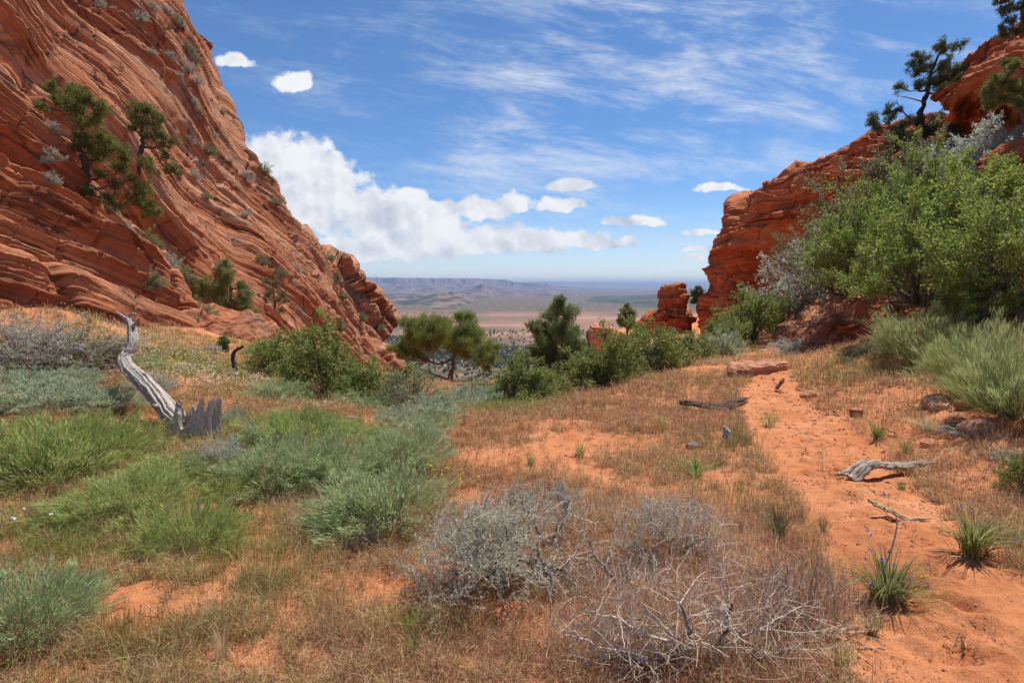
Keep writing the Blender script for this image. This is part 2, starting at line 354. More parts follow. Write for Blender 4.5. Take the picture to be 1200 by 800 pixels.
def build_ground():
    fa = np.radians(np.concatenate([np.linspace(-180, -62, 60, endpoint=False), np.linspace(-62, 62, 760, endpoint=False), np.linspace(62, 180, 61)]))
    rr = np.concatenate([[0.02], np.geomspace(0.4, 1.6, 16, endpoint=False), np.geomspace(1.6, 40, 520, endpoint=False), np.geomspace(40, 70000, 330)])
    A, RR = np.meshgrid(fa, rr, indexing='ij'); x = (RR * np.sin(A)).ravel(); y = (RR * np.cos(A)).ravel()
    z = height(x, y)
    near = RR.ravel() < 26
    p = np.stack([x[near], y[near], 0 * x[near]], -1)
    cv = np.zeros(len(x)); cv[near] = cover(x[near], y[near])
    xn, yn = x[near], y[near]; pr = np.random.RandomState(4)
    for i in range(len(path_pts) - 1):
        for _ in range(16):
            q = path_pts[i] + (path_pts[i + 1] - path_pts[i]) * pr.rand() + pr.normal(size=2) * path_w[i] * .35; an = pr.rand() * 3.14; dx, dy = xn - q[0], yn - q[1]
            u = dx * math.cos(an) + dy * math.sin(an); v = -dx * math.sin(an) + dy * math.cos(an); dd = (u / .13) ** 2 + (v / .06) ** 2; k = dd < 9; z[np.where(near)[0][k]] += -.022 * np.exp(-dd[k]) + .008 * np.exp(-(np.sqrt(dd[k]) - 1.6) ** 2 * 3)
    # footprints and wind-worn lumps in bare sand
    z[near] += 0.014 * fbm(p * 7.5, 3) * np.clip(9 / (RR.ravel()[near] + 1), 0.1, 1)
    m = MB(); nu, nv = len(fa), len(rr); m.add(np.stack([x, y, z], -1), grid_quads(nu, nv)[:, ::-1])
    mt, t = newmat('red_sand')
    pos = t.new('ShaderNodeNewGeometry').outputs['Position']
    dist = t.new('ShaderNodeVectorMath', {0: pos}, operation='LENGTH').outputs['Value']
    a = t.new('ShaderNodeAttribute', attribute_name='cover').outputs['Fac']
    n1 = t.noise(pos, 1.1, 5, 0.6); n2 = t.noise(pos, 14, 6, 0.7); n3 = t.noise(pos, 120, 4, 0.7)
    sand = t.ramp(n1, [(0.3, (.50, .175, .070)), (0.5, (.60, .232, .100)), (0.7, (.66, .285, .135))])
    f = t.step(n2, 0.3, 0.7, 0.80, 1.14, smooth=False); g = t.step(n3, 0.3, 0.7, 0.78, 1.2, smooth=False); fg = t.m('MULTIPLY', f, g)
    sand = t.mix(1.0, sand, t.xyz(fg, fg, fg), 'MULTIPLY')
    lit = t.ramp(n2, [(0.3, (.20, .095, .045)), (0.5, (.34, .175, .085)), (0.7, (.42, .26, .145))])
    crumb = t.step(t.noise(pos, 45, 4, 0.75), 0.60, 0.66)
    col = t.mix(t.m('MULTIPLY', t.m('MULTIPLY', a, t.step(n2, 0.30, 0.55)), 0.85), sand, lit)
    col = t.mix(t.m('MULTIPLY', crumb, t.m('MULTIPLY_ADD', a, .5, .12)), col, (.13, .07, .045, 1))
    # valley floor: grassland plain, scrub woodland, pale washes
    sp = t.new('ShaderNodeSeparateXYZ', {0: pos}).outputs
    vp = t.xyz(t.m('MULTIPLY', sp[0], .001), t.m('MULTIPLY', sp[1], .001), 0.0)
    w = t.noise(vp, 2.2, 6, 0.6); w2 = t.noise(vp, 26, 5, 0.7)
    plain = t.ramp(w, [(0.35, (.15, .11, .07)), (0.5, (.28, .145, .085)), (0.62, (.38, .22, .14))])
    wood = t.ramp(w2, [(0.35, (.045, .055, .026)), (0.50, (.10, .085, .045)), (0.62, (.30, .16, .09))])
    # woodland near the foot of the slope, open plain between 1.7 and 3.6 km, patchy woodland beyond
    yy = t.m('MULTIPLY_ADD', t.m('SUBTRACT', w, 0.5), 2600, sp[1])
    xs = t.m('MULTIPLY_ADD', sp[0], 0.9, yy)
    f1 = t.step(xs, 1950, 1350, smooth=True); f2 = t.step(yy, 2900, 3500)
    patch = t.m('MULTIPLY', f2, t.step(t.noise(vp, 0.9, 5, 0.6), 0.16, 0.32))
    fw = t.m('MAXIMUM', t.m('MULTIPLY', f1, 0.95), patch)
    vcol = t.mix(fw, plain, wood)
    slope = t.mix(t.step(w2, .4, .6), (.30, .13, .07, 1), (.10, .09, .05, 1))
    vcol = t.mix(t.step(sp[2], -130, -90), vcol, slope)
    col = t.mix(t.step(sp[2], -25, -10, 1, 0), col, vcol)
    hb = t.m('MULTIPLY_ADD', n3, 0.25, n2)
    bmp = t.new('ShaderNodeBump', {'Strength': t.step(dist, 40, 15), 'Distance': 0.035, 'Height': hb}).outputs[0]
    finish(t, t.new('ShaderNodeBsdfPrincipled', {'Base Color': col, 'Roughness': 0.95, 'Specular IOR Level': 0.08, 'Normal': bmp}).outputs[0])
    o = link('ground', m.mesh('ground', mt, True, {'cover': cv})); struct(o, 'red sandy saddle dropping away to the valley plain')
build_ground()

# ------------------------------------------------------------------ layered rock
def ledge(b, lam, seed, along, sharp=0.78):
    """overhanging step profile of one family of beds: sawtooth with eroded undercuts; every bed has its own depth"""
    u = b / lam; k = np.floor(u); f = u - k
    rnd = (np.sin(k * 12.9898 + seed) * 43758.5453) % 1.0
    prof = np.where(f < sharp, (f / sharp) ** 1.6, 1 - (f - sharp) / (1 - sharp))
    return prof * (0.35 + 0.9 * rnd) * np.clip(0.65 + 1.3 * along, 0.08, 1.5)
def strata(P, N, bedf, lams, amps, warp=0.5, warpscale=0.12, lump=0.6, lumpscale=0.12, block=.7, rough=1.0, endmod=None):
    wv = fbm(P * warpscale + 3.1, 3) * warp
    bed = bedf(P) + wv
    D = lump * fbm(P * lumpscale + 9, 4, gain=.55); e = 0 * P[:, 1] if endmod is None else sm(P[:, 1], *endmod)
    for i, (l, a) in enumerate(zip(lams, amps)):
        q = np.stack([P[:, 0] * .5 / l ** .5, P[:, 1] * .5 / l ** .5, bed * .35 / l], -1) * .30
        al = pn(q + 31 * i)
        D = D + a * (1 - .4 * e) * ledge(bed + 0.13 * l * pn(P / (1.3 * l) + i * 5), l, 7.7 * i, al)
        if block and i < 3:      # joints: each bed is broken into blocks that stand out or have fallen away
            k = np.floor(bed / l); u = (P[:, 1] * .8 + P[:, 0] * .6 + .5 * l * pn(P / l + 40)) / (l * 2.6) + (np.sin(k * 78.233) * 1e4) % 1.0 * 9; j = np.floor(u); f = u - j
            r0 = (np.sin(k * 12.9898 + j * 37.719) * 43758.5453) % 1.0; r1 = (np.sin(k * 12.9898 + (j + 1) * 37.719) * 43758.5453) % 1.0
            D = D + (block + 1.3 * e) * a * ((r0 + (r1 - r0) * sm(f, .86, .98)) - .5) - .35 * a * np.exp(-((f - .93) / .03) ** 2) * (al > -.1)
    D = D + rough * (.16 * fbm(P * 1.1 + 70, 3) + .05 * fbm(P * 4.3 + 90, 2))
    return P + N * D[:, None], bed
def grid_normals(P, nu, nv, flip=False):
    G = P.reshape(nu, nv, 3); n = unit(np.cross(np.gradient(G, axis=0), np.gradient(G, axis=1))).reshape(-1, 3)
    return -n if flip else n
def cr(P, n):
    """Catmull-Rom resampling along axis 0"""
    P = np.asarray(P, float); K = len(P); t = np.linspace(0, K - 1, n); i = np.minimum(t.astype(int), K - 2); f = (t - i).reshape((-1,) + (1,) * (P.ndim - 1))
    g = lambda k: P[np.clip(k, 0, K - 1)]
    a, b, c, d = g(i - 1), g(i), g(i + 1), g(i + 2)
    return 0.5 * (2 * b + (c - a) * f + (2 * a - 5 * b + 4 * c - d) * f ** 2 + (3 * b - a - 3 * c + d) * f ** 3)
def wall(name, label, sky_tab, x0, lean, bedf, lams, amps, mat, pxl=-380, pyr=(-260, 800), nu=700, nv=760, R0=5., wavy=0.0, **kw):
    """leaning canyon wall left of the viewer; its outer edge follows a traced line, then turns the corner and runs back"""
    pys = np.concatenate([np.linspace(pyr[0], -20, nv // 8, endpoint=False), np.linspace(-20, 470, nv - nv // 8 - nv // 12, endpoint=False), np.linspace(470, pyr[1], nv // 12)])
    tab = np.array(sky_tab, float); s = np.interp(pys, tab[:, 0], tab[:, 1])
    nf = int(nu * .86); f = np.concatenate([np.linspace(0, .3, nf // 8, endpoint=False), np.linspace(.3, 1, nf - nf // 8)])
    a0, t = ray(0 * pys, pys)
    rows = []
    for fi in f:
        px = pxl + (s - pxl) * fi; a, t = ray(px, pys)
        Y = x0 / (np.maximum(-a - lean * t, .12))
        if wavy: Y = Y * (1 + wavy * np.sin(px * .021 + pys * .012))
        rows.append(np.stack([a * Y, Y, EYE[2] + t * Y], -1))
    S = rows[-1]; a, t = ray(s, pys); rd = unit(np.stack([a, np.ones_like(a), 0 * a], -1)); lp = np.stack([-rd[:, 1], rd[:, 0], 0 * a], -1)
    nb = nu - nf
    for ph in np.linspace(0, 1, nb + 1)[1:]:
        if ph < .5:
            q = ph / .5 * math.pi / 2; rows.append(S + R0 * (rd * math.sin(q) + lp * (1 - math.cos(q))))
        else: rows.append(S + R0 * (rd + lp) + lp * 45 * (ph - .5) * 2)
    P = np.array(rows); nu = len(rows); nvv = P.shape[1]; P = P.reshape(-1, 3)
    N = grid_normals(P, nu, nvv)
    G = N.reshape(nu, nvv, 3)
    if G[nu // 3, nvv // 2, 0] < 0: N = -N
    P2, bed = strata(P, N, bedf, lams, amps, **kw)
    m = MB(); m.add(P2, grid_quads(nu, nvv))
    o = link(name, m.mesh(name, mat, True, {'bed': bed})); struct(o, label)
    return P2.reshape(nu, nvv, 3)[:nf].reshape(-1, 3)
def proj(P):
    d = P - EYE; c, s = math.cos(PITCH), math.sin(PITCH); fw = d[:, 1] * c - d[:, 2] * s; up = d[:, 1] * s + d[:, 2] * c
    return PX + F * d[:, 0] / fw, PY - F * up / fw, fw
WALLS = {}
def on_wall(key, px, py):
    P, u, v, w = WALLS[key]; e = (u - px) ** 2 + (v - py) ** 2
    near = np.where(e < 9)[0]
    k = near[np.argmin(w[near])] if len(near) else np.argmin(e)
    return P[k].astype(float)

Pm = wall('left_cliff', 'towering cross-bedded red slickrock cliff on the left with grey shrubs on its ledges',
     [(-300, 150), (-100, 185), (0, 212), (12, 214), (25, 220), (38, 226), (42, 242), (50, 249), (62, 252), (75, 250), (88, 255), (98, 258), (112, 258), (128, 262), (150, 268), (168, 276), (190, 290), (210, 303),
      (232, 318), (250, 330), (268, 343), (282, 356), (291, 366), (297, 386), (305, 394), (312, 408), (322, 412), (330, 421), (342, 430), (350, 441), (362, 452), (375, 459), (385, 456), (400, 458),
      (412, 461), (430, 466), (445, 470), (600, 500), (900, 520)],
     16.0, 0.5, lambda P: P[:, 2] * .80 + P[:, 1] * .62 - P[:, 0] * .05, [5.6, 2.1, .8, .3], [1.5, .75, .36, .15], ROCK_L, lump=.8, lumpscale=.06, warp=.8, warpscale=.035, wavy=.03, block=.28, rough=.35, endmod=(44, 58))
WALLS['far'] = (Pm, *proj(Pm))
Pm = wall('near_left_cliff', 'nearer thin-bedded orange rock mass at the left edge, below the twisted junipers',
     [(-300, -200), (40, -60), (75, -20), (90, 0), (110, 22), (128, 45), (142, 58), (165, 66), (195, 74), (210, 80), (228, 100), (250, 122), (265, 140), (290, 165), (310, 182), (330, 202), (345, 217),
      (352, 220), (357, 205), (362, 215), (372, 216), (400, 205), (600, 150)],
     11.0, 0.5, lambda P: P[:, 2] * .92 + P[:, 1] * .33 - P[:, 0] * .05, [2.3, .85, .34, .13], [.75, .34, .15, .06], ROCK_N, lump=.4, lumpscale=.10, warp=.3, warpscale=.09, block=.15, rough=.25, nu=640, nv=640, R0=3.5, pyr=(-200, 700))
WALLS['near'] = (Pm, *proj(Pm))

def net(name, label, curves, bedf, lams, amps, mat, nu=400, nv=400, thing=None, **kw):
    C = np.array([[W(*p) for p in c] for c in curves])
    C = cr(C, nu); C = np.swapaxes(cr(np.swapaxes(C, 0, 1), nv), 0, 1)
    P = C.reshape(-1, 3); N = grid_normals(P, nu, nv)
    G = N.reshape(nu, nv, 3)
    if G[nu // 2, nv // 3, 1] > 0: N = -N
    P2, bed = strata(P, N, bedf, lams, amps, **kw)
    m = MB(); m.add(P2, grid_quads(nu, nv)); o = link(name, m.mesh(name, mat, True, {'bed': bed}))
    if thing: tag(o, label, thing)
    else: struct(o, label)
    return P2
right_bed = lambda P: P[:, 2] * .98 + P[:, 1] * .05 + P[:, 0] * -.06
Pc = net('right_cliff', 'dark red layered cliff with a pale cap rock rising behind the bushes on the right', [
 [(880,460,60),(880,380,60),(876,330,59),(876,300,59),(878,275,59),(880,258,60),(900,255,66),(960,300,85)],
 [(860,450,51),(851,375,51),(855,330,51.5),(858,300,51),(853,278,50),(853,256,50.5),(872,243,56),(950,300,80)],
 [(872,450,47),(868,372,47),(872,335,49.5),(868,300,47.5),(862,270,46.5),(871,252,48),(888,244,54),(960,300,78)],
 [(900,450,45),(898,370,45),(900,330,47.5),(897,296,46),(890,262,43.8),(898,230,45),(912,225,52),(980,300,75)],
 [(945,450,42),(942,360,42),(944,318,44),(944,284,43.5),(940,245,41),(946,209,42.5),(955,207,49),(1000,300,72)],
 [(990,450,38),(990,350,38),(992,300,40),(990,268,39.5),(988,228,37),(992,194,38.5),(1000,193,45),(1040,300,70)],
 [(1040,450,34),(1040,340,34),(1040,290,36),(1040,250,35.5),(1038,215,33.5),(1040,178,35),(1045,176,42),(1080,300,65)],
 [(1110,450,31),(1110,330,31),(1110,270,33),(1110,235,33),(1110,200,31),(1110,170,32.5),(1110,168,40),(1140,300,60)],
 [(1260,450,28),(1260,320,28),(1260,250,29),(1260,210,29),(1260,180,28),(1260,150,29),(1260,150,38),(1260,300,60)]],
 right_bed, [3.6, 1.3, .5, .2], [.75, .5, .28, .12], ROCK_R, nu=620, nv=520, lump=1.2, lumpscale=.12, warp=.3, block=.7, rough=.6)
net('cliff_buttress', 'rounded red buttress standing at the outer foot of the right cliff', [
 [(844,440,66),(844,380,64),(844,340,63),(846,310,63),(850,298,64),(866,300,70)],
 [(822,440,57),(822,385,56),(827,350,56),(835,318,57),(836,296,58),(852,290,66)],
 [(828,440,54),(829,385,53),(834,350,53),(841,318,54),(843,293,56),(858,286,64)],
 [(845,440,52),(845,385,51),(850,350,51),(852,318,52),(850,288,54),(862,284,62)],
 [(900,440,56),(900,385,56),(900,350,56),(890,318,56),(880,288,58),(880,284,66)]],
 right_bed, [2.6, 1.0, .42], [.7, .4, .18], ROCK_R, nu=260, nv=300, lump=.8, lumpscale=.22, warp=.5)
net('overhanging_cliff', 'red overhanging prow of rock beside the tall pine at the upper right', [
 [(1120,260,30),(1118,190,30),(1118,160,30),(1112,140,30),(1106,125,30),(1108,118,31),(1130,112,34),(1200,200,40)],
 [(1108,260,25),(1104,180,25.5),(1098,150,25.5),(1103,133,24),(1092,117,23),(1096,107,24),(1120,100,28),(1200,200,38)],
 [(1128,260,23),(1124,178,24.5),(1122,156,25),(1120,132,22),(1112,112,20.5),(1118,94,21.5),(1135,88,26),(1210,200,36)],
 [(1160,260,21),(1158,175,23),(1156,152,23),(1154,126,20),(1150,100,18.5),(1152,74,20),(1165,68,24),(1220,200,34)],
 [(1205,260,19),(1204,176,21.5),(1200,152,21),(1200,124,18),(1200,90,17),(1202,50,18.5),(1210,45,22),(1240,200,34)],
 [(1300,260,17),(1300,176,19),(1300,152,18),(1300,110,16),(1300,60,15),(1300,10,16.5),(1300,0,20),(1300,200,34)],
 [(1500,260,15),(1500,176,16),(1500,152,15),(1500,90,14),(1500,20,14),(1500,-60,15),(1500,-70,20),(1500,200,34)]],
 lambda P: P[:, 2] * .95 - P[:, 0] * .22 + P[:, 1] * .08, [1.9, .7, .28, .11], [.45, .26, .11, .045], ROCK_R, nu=480, nv=400, lump=.5, lumpscale=.15, warp=.25, block=.6)
net('hillside_outcrop', 'sloping red rock outcrop under the bushes on the right bank', [
 [(915,440,17),(915,410,17),(912,396,18),(915,386,20),(935,372,24)],
 [(940,440,15),(940,412,15.2),(938,392,15.8),(944,380,17.2),(955,366,22)],
 [(972,440,14),(972,400,14.2),(974,380,14.6),(982,366,15.8),(985,352,20)],
 [(1010,430,13.2),(1008,392,13.4),(1012,368,13.6),(1020,350,14.6),(1020,338,18)],
 [(1045,430,12.6),(1045,388,12.8),(1048,364,13.0),(1050,348,14.2),(1050,338,17)],
 [(1085,430,12.9),(1085,385,13.2),(1085,368,13.6),(1085,355,15),(1085,348,17)]],
 lambda P: P[:, 2] * .75 - P[:, 0] * .55, [.8, .3, .12], [.18, .10, .05], ROCK_N, nu=260, nv=200, lump=.22, lumpscale=.7, warp=.15)

def blob(c, size, bedf, lams, amps, seed=0, n=90, box=2.6, lump=.2, lumpscale=1., warp=.1, tilt=None):
    """closed superellipsoid rock with bedding ledges"""
    th = np.linspace(0, 2 * math.pi, n * 2 + 1)[:-1]; ph = np.linspace(-math.pi / 2 + .01, math.pi / 2 - .01, n)
    T, Ph = np.meshgrid(th, ph, indexing='ij'); e = 2 / box
    sp = lambda v: np.sign(v) * np.abs(v) ** e
    X = np.stack([sp(np.cos(Ph)) * sp(np.cos(T)), sp(np.cos(Ph)) * sp(np.sin(T)), sp(np.sin(Ph))], -1).reshape(-1, 3)
    P = X * np.array(size) * .5; N = unit(X / np.array(size))
    if tilt is not None:
        Rm = np.array(Matrix.Rotation(tilt[0], 3, 'X') @ Matrix.Rotation(tilt[1], 3, 'Y') @ Matrix.Rotation(tilt[2], 3, 'Z')); P = P @ Rm.T; N = N @ Rm.T
    Q = P + np.array(c) + seed * 13.7
    _, bed = strata(Q, N, bedf, lams, amps, lump=lump, lumpscale=lumpscale, warp=warp, rough=min(1, max(size) / 6)); P = P + (_ - Q)
    nu, nv = len(th), n; i = np.arange(nu)[:, None] * nv; i2 = ((np.arange(nu) + 1) % nu)[:, None] * nv; j = np.arange(nv - 1)[None, :]
    q = np.stack([i + j, i2 + j, i2 + j + 1, i + j + 1], -1).reshape(-1, 4)
    return P, q, bed
flatbed = lambda P: P[:, 2]
# balanced rock: tilted base slab and cap
root = empty('balanced_rock', W(772, 386, 60)); tag(root, 'small red balanced rock with a capstone on a sloping base, left of the right cliff', 'rock formation')
for nm, (px, py), size, tl, sd in [('base_rock', (778, 378), (6.4, 4.6, 2.4), (0, R(-14), 0), 1), ('capstone', (787, 351), (2.7, 3.0, 3.0), (0, R(-6), 0), 2)]:
    P, q, bed = blob((0, 0, 0), size, flatbed, [.9, .35], [.38, .16], seed=sd, lump=.5, lumpscale=.45, tilt=tl, box=2.4)
    m = MB(); m.add(P, q); link(nm, m.mesh(nm, ROCK_R, True, {'bed': bed}), root, W(px, py, 60) - W(772, 386, 60))
def rock(name, label, cat, px, py, Y, size, lams, amps, mat=None, seed=0, tilt=None, n=70, group=None, **kw):
    P, q, bed = blob((0, 0, 0), size, flatbed, lams, amps, seed=seed, n=n, tilt=tilt, **kw)
    m = MB(); m.add(P, q); loc = W(px, py, Y) if Y else None
    if loc is None: g = ground_at(px, py); loc = g + np.array([0, size[1] * .3, size[2] * .12])
    o = link(name, m.mesh(name, mat or ROCK_S, True, {'bed': bed}), loc=loc); tag(o, label, cat, group); return o
rock('rock_slab', 'broad low orange slickrock slab sloping down at the foot of the left cliffs', 'rock slab', 232, 401, 18.6, (5.6, 4.6, 2.1), [.4, .15], [.09, .04], ROCK_N, 3, (R(10), R(17), R(10)), 150, lump=.3, lumpscale=.5, box=2.3)
rock('pale_outcrop', 'small pale flat-topped outcrop standing between the pine and the distant plain', 'rock', 704, 405, 38, (1.6, 2, 2.7), [.5, .2], [.2, .08], ROCK_S, 4, (0, 0, 0), 60, lump=.3, lumpscale=.6)
rock('overhang_boulder', 'smooth red boulder jutting in from the right edge under the overhang', 'boulder', 1208, 186, 14, (2.0, 1.8, .75), [.35, .12], [.08, .035], ROCK_R, 5, (0, R(-18), R(15)), 80, lump=.2, lumpscale=.8, box=2.3)
rock('flat_rock', 'flat pale orange rock lying at the bend of the sandy path', 'rock', 891, 437, None, (1.12, .62, .30), [.12, .05], [.04, .02], ROCK_S, 6, (R(4), R(-7), R(8)), 80, lump=.08, lumpscale=2, box=3.2)
for i, (px, py, sz, lb) in enumerate([(948, 466, (.22, .15, .09), 'small flat orange stone beside the top of the path'), (1005, 488, (.17, .13, .13), 'pale rounded stone right of the path'),
    (1105, 478, (.38, .25, .10), 'flat tan stone lying left of the big green clump'), (1140, 478, (.22, .2, .10), 'pinkish stone touching the foot of the big green clump'), (1128, 500, (.22, .2, .12), 'cracked pink stone below the flat tan stone'),
    (1150, 507, (.28, .22, .12), 'broad pink stone at the lower left of the big green clump'), (1090, 525, (.16, .12, .09), 'small orange stone above the grey arched log'), (1080, 440, (.3, .16, .07), 'thin red stone on the right bank above the tan stone'),
    (1048, 449, (.24, .15, .08), 'thin red stone on the bank left of its twin'), (1003, 439, (.4, .2, .10), 'reddish ledge stone half buried right of the flat rock'), (792, 465, (.34, .14, .06), 'thin orange stone lying left of the dark rotten log'),
    (650, 640, (.12, .09, .07), 'dark red pebble beneath the silver sagebrush'), (196, 432, (.7, .4, .12), 'pinkish slab stone in the flowers left of the curved snag'), (230, 600, (.1, .08, .05), 'small red pebble in the green grass at left')]):
    rock('stone', lb, 'stone', px, py, None, sz, [.05, .02], [.012, .006], ROCK_S, 10 + i, (R(5 * (i % 3)), R(-6), R(37 * i)), 26, group='loose stones on the sand', lump=.03, lumpscale=7, box=2.8)

# ------------------------------------------------------------------ far mesas
def mat_far(name, c1, c2, c3, band=0.02):
    m, t = newmat(name); pos = t.new('ShaderNodeNewGeometry').outputs['Position']; sp = t.new('ShaderNodeSeparateXYZ', {0: pos}).outputs
    nz = t.new('ShaderNodeSeparateXYZ', {0: t.new('ShaderNodeNewGeometry').outputs['True Normal']}).outputs[2]
    n = t.noise(t.xyz(t.m('MULTIPLY', sp[0], .0006), t.m('MULTIPLY', sp[1], .0006), t.m('MULTIPLY', sp[2], band)), 1.0, 5, .6)
    g = t.noise(pos, .004, 6, .65)
    side = t.ramp(n, [(.35, c1), (.5, c2), (.65, c1)])
    top = t.mix(t.step(g, .42, .55), (*c2, 1), (*c3, 1))
    col = t.mix(t.step(nz, .80, .96), side, top)
    finish(t, t.new('ShaderNodeBsdfPrincipled', {'Base Color': col, 'Roughness': 1, 'Specular IOR Level': 0}).outputs[0]); return m
FAR = mat_far('far_rock', (.12, .07, .06), (.26, .16, .12), (.04, .055, .03))
FORB = mat_far('far_woodland', (.055, .065, .035), (.10, .10, .06), (.04, .055, .03))
def mesa(name, label, crest, Yc, foot_py, depth, mat=None, cliff=.42, nu=420, amp=1.0, seed=0, zbase=None):
    """range whose crest follows (px, py) at distance Yc; cliff band, talus apron toward the viewer, plateau behind"""
    c = np.array(crest, float); px = np.linspace(c[0, 0], c[-1, 0], nu); py = np.interp(px, c[:, 0], c[:, 1])
    s, t = ray(px, py); x = s * Yc; z = EYE[2] + t * Yc; z0 = VALLEY - 8 if zbase is None else zbase
    H = np.maximum(z - z0, 1); prof = [(-1.0, 0.0), (-.75, .06), (-.5, .17), (-.3, .32), (-.12, .5), (-.05, 1 - cliff), (-.035, .82), (-.02, .86), (-.012, .97), (0, 1.0), (.15, 1.0), (.5, .97), (1.0, .9)]
    pr = np.array(prof); fr = np.concatenate([np.linspace(-1, -.06, 40), np.linspace(-.055, 0, 14), np.linspace(.02, 1, 14)]); hp = np.interp(fr, pr[:, 0], pr[:, 1])
    Yfoot = (EYE[2] - z0) / max(1e-4, -ray(600, foot_py)[1]); run = max(Yc - Yfoot, 200)
    X = []; 
    for f_, h_ in zip(fr, hp):
        q = np.stack([x / (Yc * .03), np.full_like(x, f_ * 2.0), x * 0 + seed], -1)
        gul = fbm(np.stack([x / (Yc * .012), np.full_like(x, f_ * .7), x * 0 + seed], -1), 4)
        front = f_ < 0
        yy = Yc + (run * f_ if front else depth * f_) + (run * .16 * amp * fbm(q, 3) + run * .05 * amp * gul) * (1 if front else 0.5)
        X.append(np.stack([s * yy, yy, z0 + H * h_ * (1 + (0.10 * amp * gul * (4 * h_ * (1 - h_)) if front else 0)) + (0 if front else H * .03 * gul)], -1))
    P = np.array(X); m = MB(); m.add(P.reshape(-1, 3), grid_quads(len(fr), nu)[:, ::-1])
    o = link(name, m.mesh(name, mat or FAR, False)); struct(o, label)
mesa('distant_mesa', 'long flat-topped blue mesa on the horizon behind the left cliff', [(100, 326), (430, 325), (470, 325.5), (560, 326.5), (595, 328), (603, 331), (640, 331.5), (650, 335), (700, 340), (760, 343), (840, 346)], 14500, 352, 9000, amp=1.2, seed=1)
mesa('far_mountains', 'faintest blue mountains low on the horizon at centre right', [(560, 334), (600, 331), (640, 330), (700, 331), (760, 333), (830, 330.5), (900, 332), (1100, 331)], 34000, 336.5, 6000, amp=.6, seed=2, zbase=VALLEY)
mesa('butte', 'small dark pyramid butte standing before the distant mesa', [(535, 347), (550, 342), (559, 335), (564, 332.5), (570, 336), (580, 342), (598, 347)], 9000, 353, 500, amp=.5, seed=3)
mesa('wooded_bluff', 'wooded bluff with a sharp prow rising from the plain behind the central juniper', [(380, 350), (450, 349), (497, 347), (515, 344), (532, 342.5), (540, 344), (552, 351), (568, 359)], 5200, 366, 500, cliff=.3, amp=.8, seed=4)
mesa('wooded_ridge', 'dark wooded ridge in the middle distance on the right', [(640, 364), (662, 358), (690, 354.5), (740, 353), (775, 350), (800, 346), (840, 345), (1000, 342)], 4700, 371, 2500, mat=FORB, cliff=.25, amp=.7, seed=5)
mesa('low_ridge', 'low dark wooded rise on the plain between the two central trees', [(560, 371), (575, 366), (600, 363.5), (640, 363), (700, 366), (740, 372)], 3600, 376, 700, mat=FORB, cliff=.2, amp=.5, seed=6)

def build_forest():
    rng = np.random.RandomState(3); m = MB(); n = 26000
    r = np.sqrt(rng.uniform(330 ** 2, 1900 ** 2, n)); a = np.radians(rng.uniform(-21, 23, n)); x = r * np.sin(a); y = r * np.cos(a)
    w = fbm(np.stack([x / 260, y / 260, 0 * x], -1), 3); keep = rng.rand(n) < np.where(y + x * .9 < 1450 + 260 * w, 1.0, .10) * np.clip(.75 + w, .15, 1)
    x, y = x[keep], y[keep]; n = len(x); z = height(x, y, False)
    th = np.arange(6) * math.pi / 3
    ring = lambda rad, zz: np.stack([np.cos(th) * rad, np.sin(th) * rad, np.full(6, zz)], -1)
    U = np.concatenate([ring(.55, .0), ring(1.0, .38), ring(.75, .78), ring(.2, 1.05)])
    V = U[None] * (1 + .28 * rng.normal(size=(n, 24, 1)) * np.array([1, 1, 1])) * (rng.uniform(1.6, 3.4, n)[:, None, None] * np.array([1, 1, 1.35]))
    V = V + np.stack([x, y, z - .2], -1)[:, None, :]
    q = np.concatenate([np.stack([k * 6 + np.arange(6), k * 6 + (np.arange(6) + 1) % 6, k * 6 + 6 + (np.arange(6) + 1) % 6, k * 6 + 6 + np.arange(6)], -1) for k in range(3)])
    Q = (np.arange(n) * 24)[:, None, None] + q[None]
    c = np.array([.085, .105, .045]) * rng.uniform(.7, 1.5, (n, 1)); m.add(V.reshape(-1, 3), Q.reshape(-1, 4), c=np.repeat(c, 24, axis=0))
    struct(link('woodland', m.mesh('woodland', M_LEAF)), 'scattered juniper woodland dotting the valley floor far below', 'stuff')
build_forest()
# ------------------------------------------------------------------ plants
class Rng(np.random.RandomState): pass
def curve(p0, d, L, n, wob, rng, grav=0.0, up=0.0):
    """wandering branch: n points"""
    P = [np.array(p0, float)]; d = unit(np.array(d, float)); s = L / (n - 1)
    for _ in range(n - 1):
        d = unit(d + wob * rng.normal(size=3) + np.array([0, 0, up - grav])); P.append(P[-1] + d * s)
    return np.array(P)
def vary(c, n, rng, amt=.25, hue=.12):
    c = np.array(c, float); return np.clip(c[None] * (1 + amt * rng.normal(size=(n, 1))) * (1 + hue * rng.normal(size=(n, 3))), .004, .95)

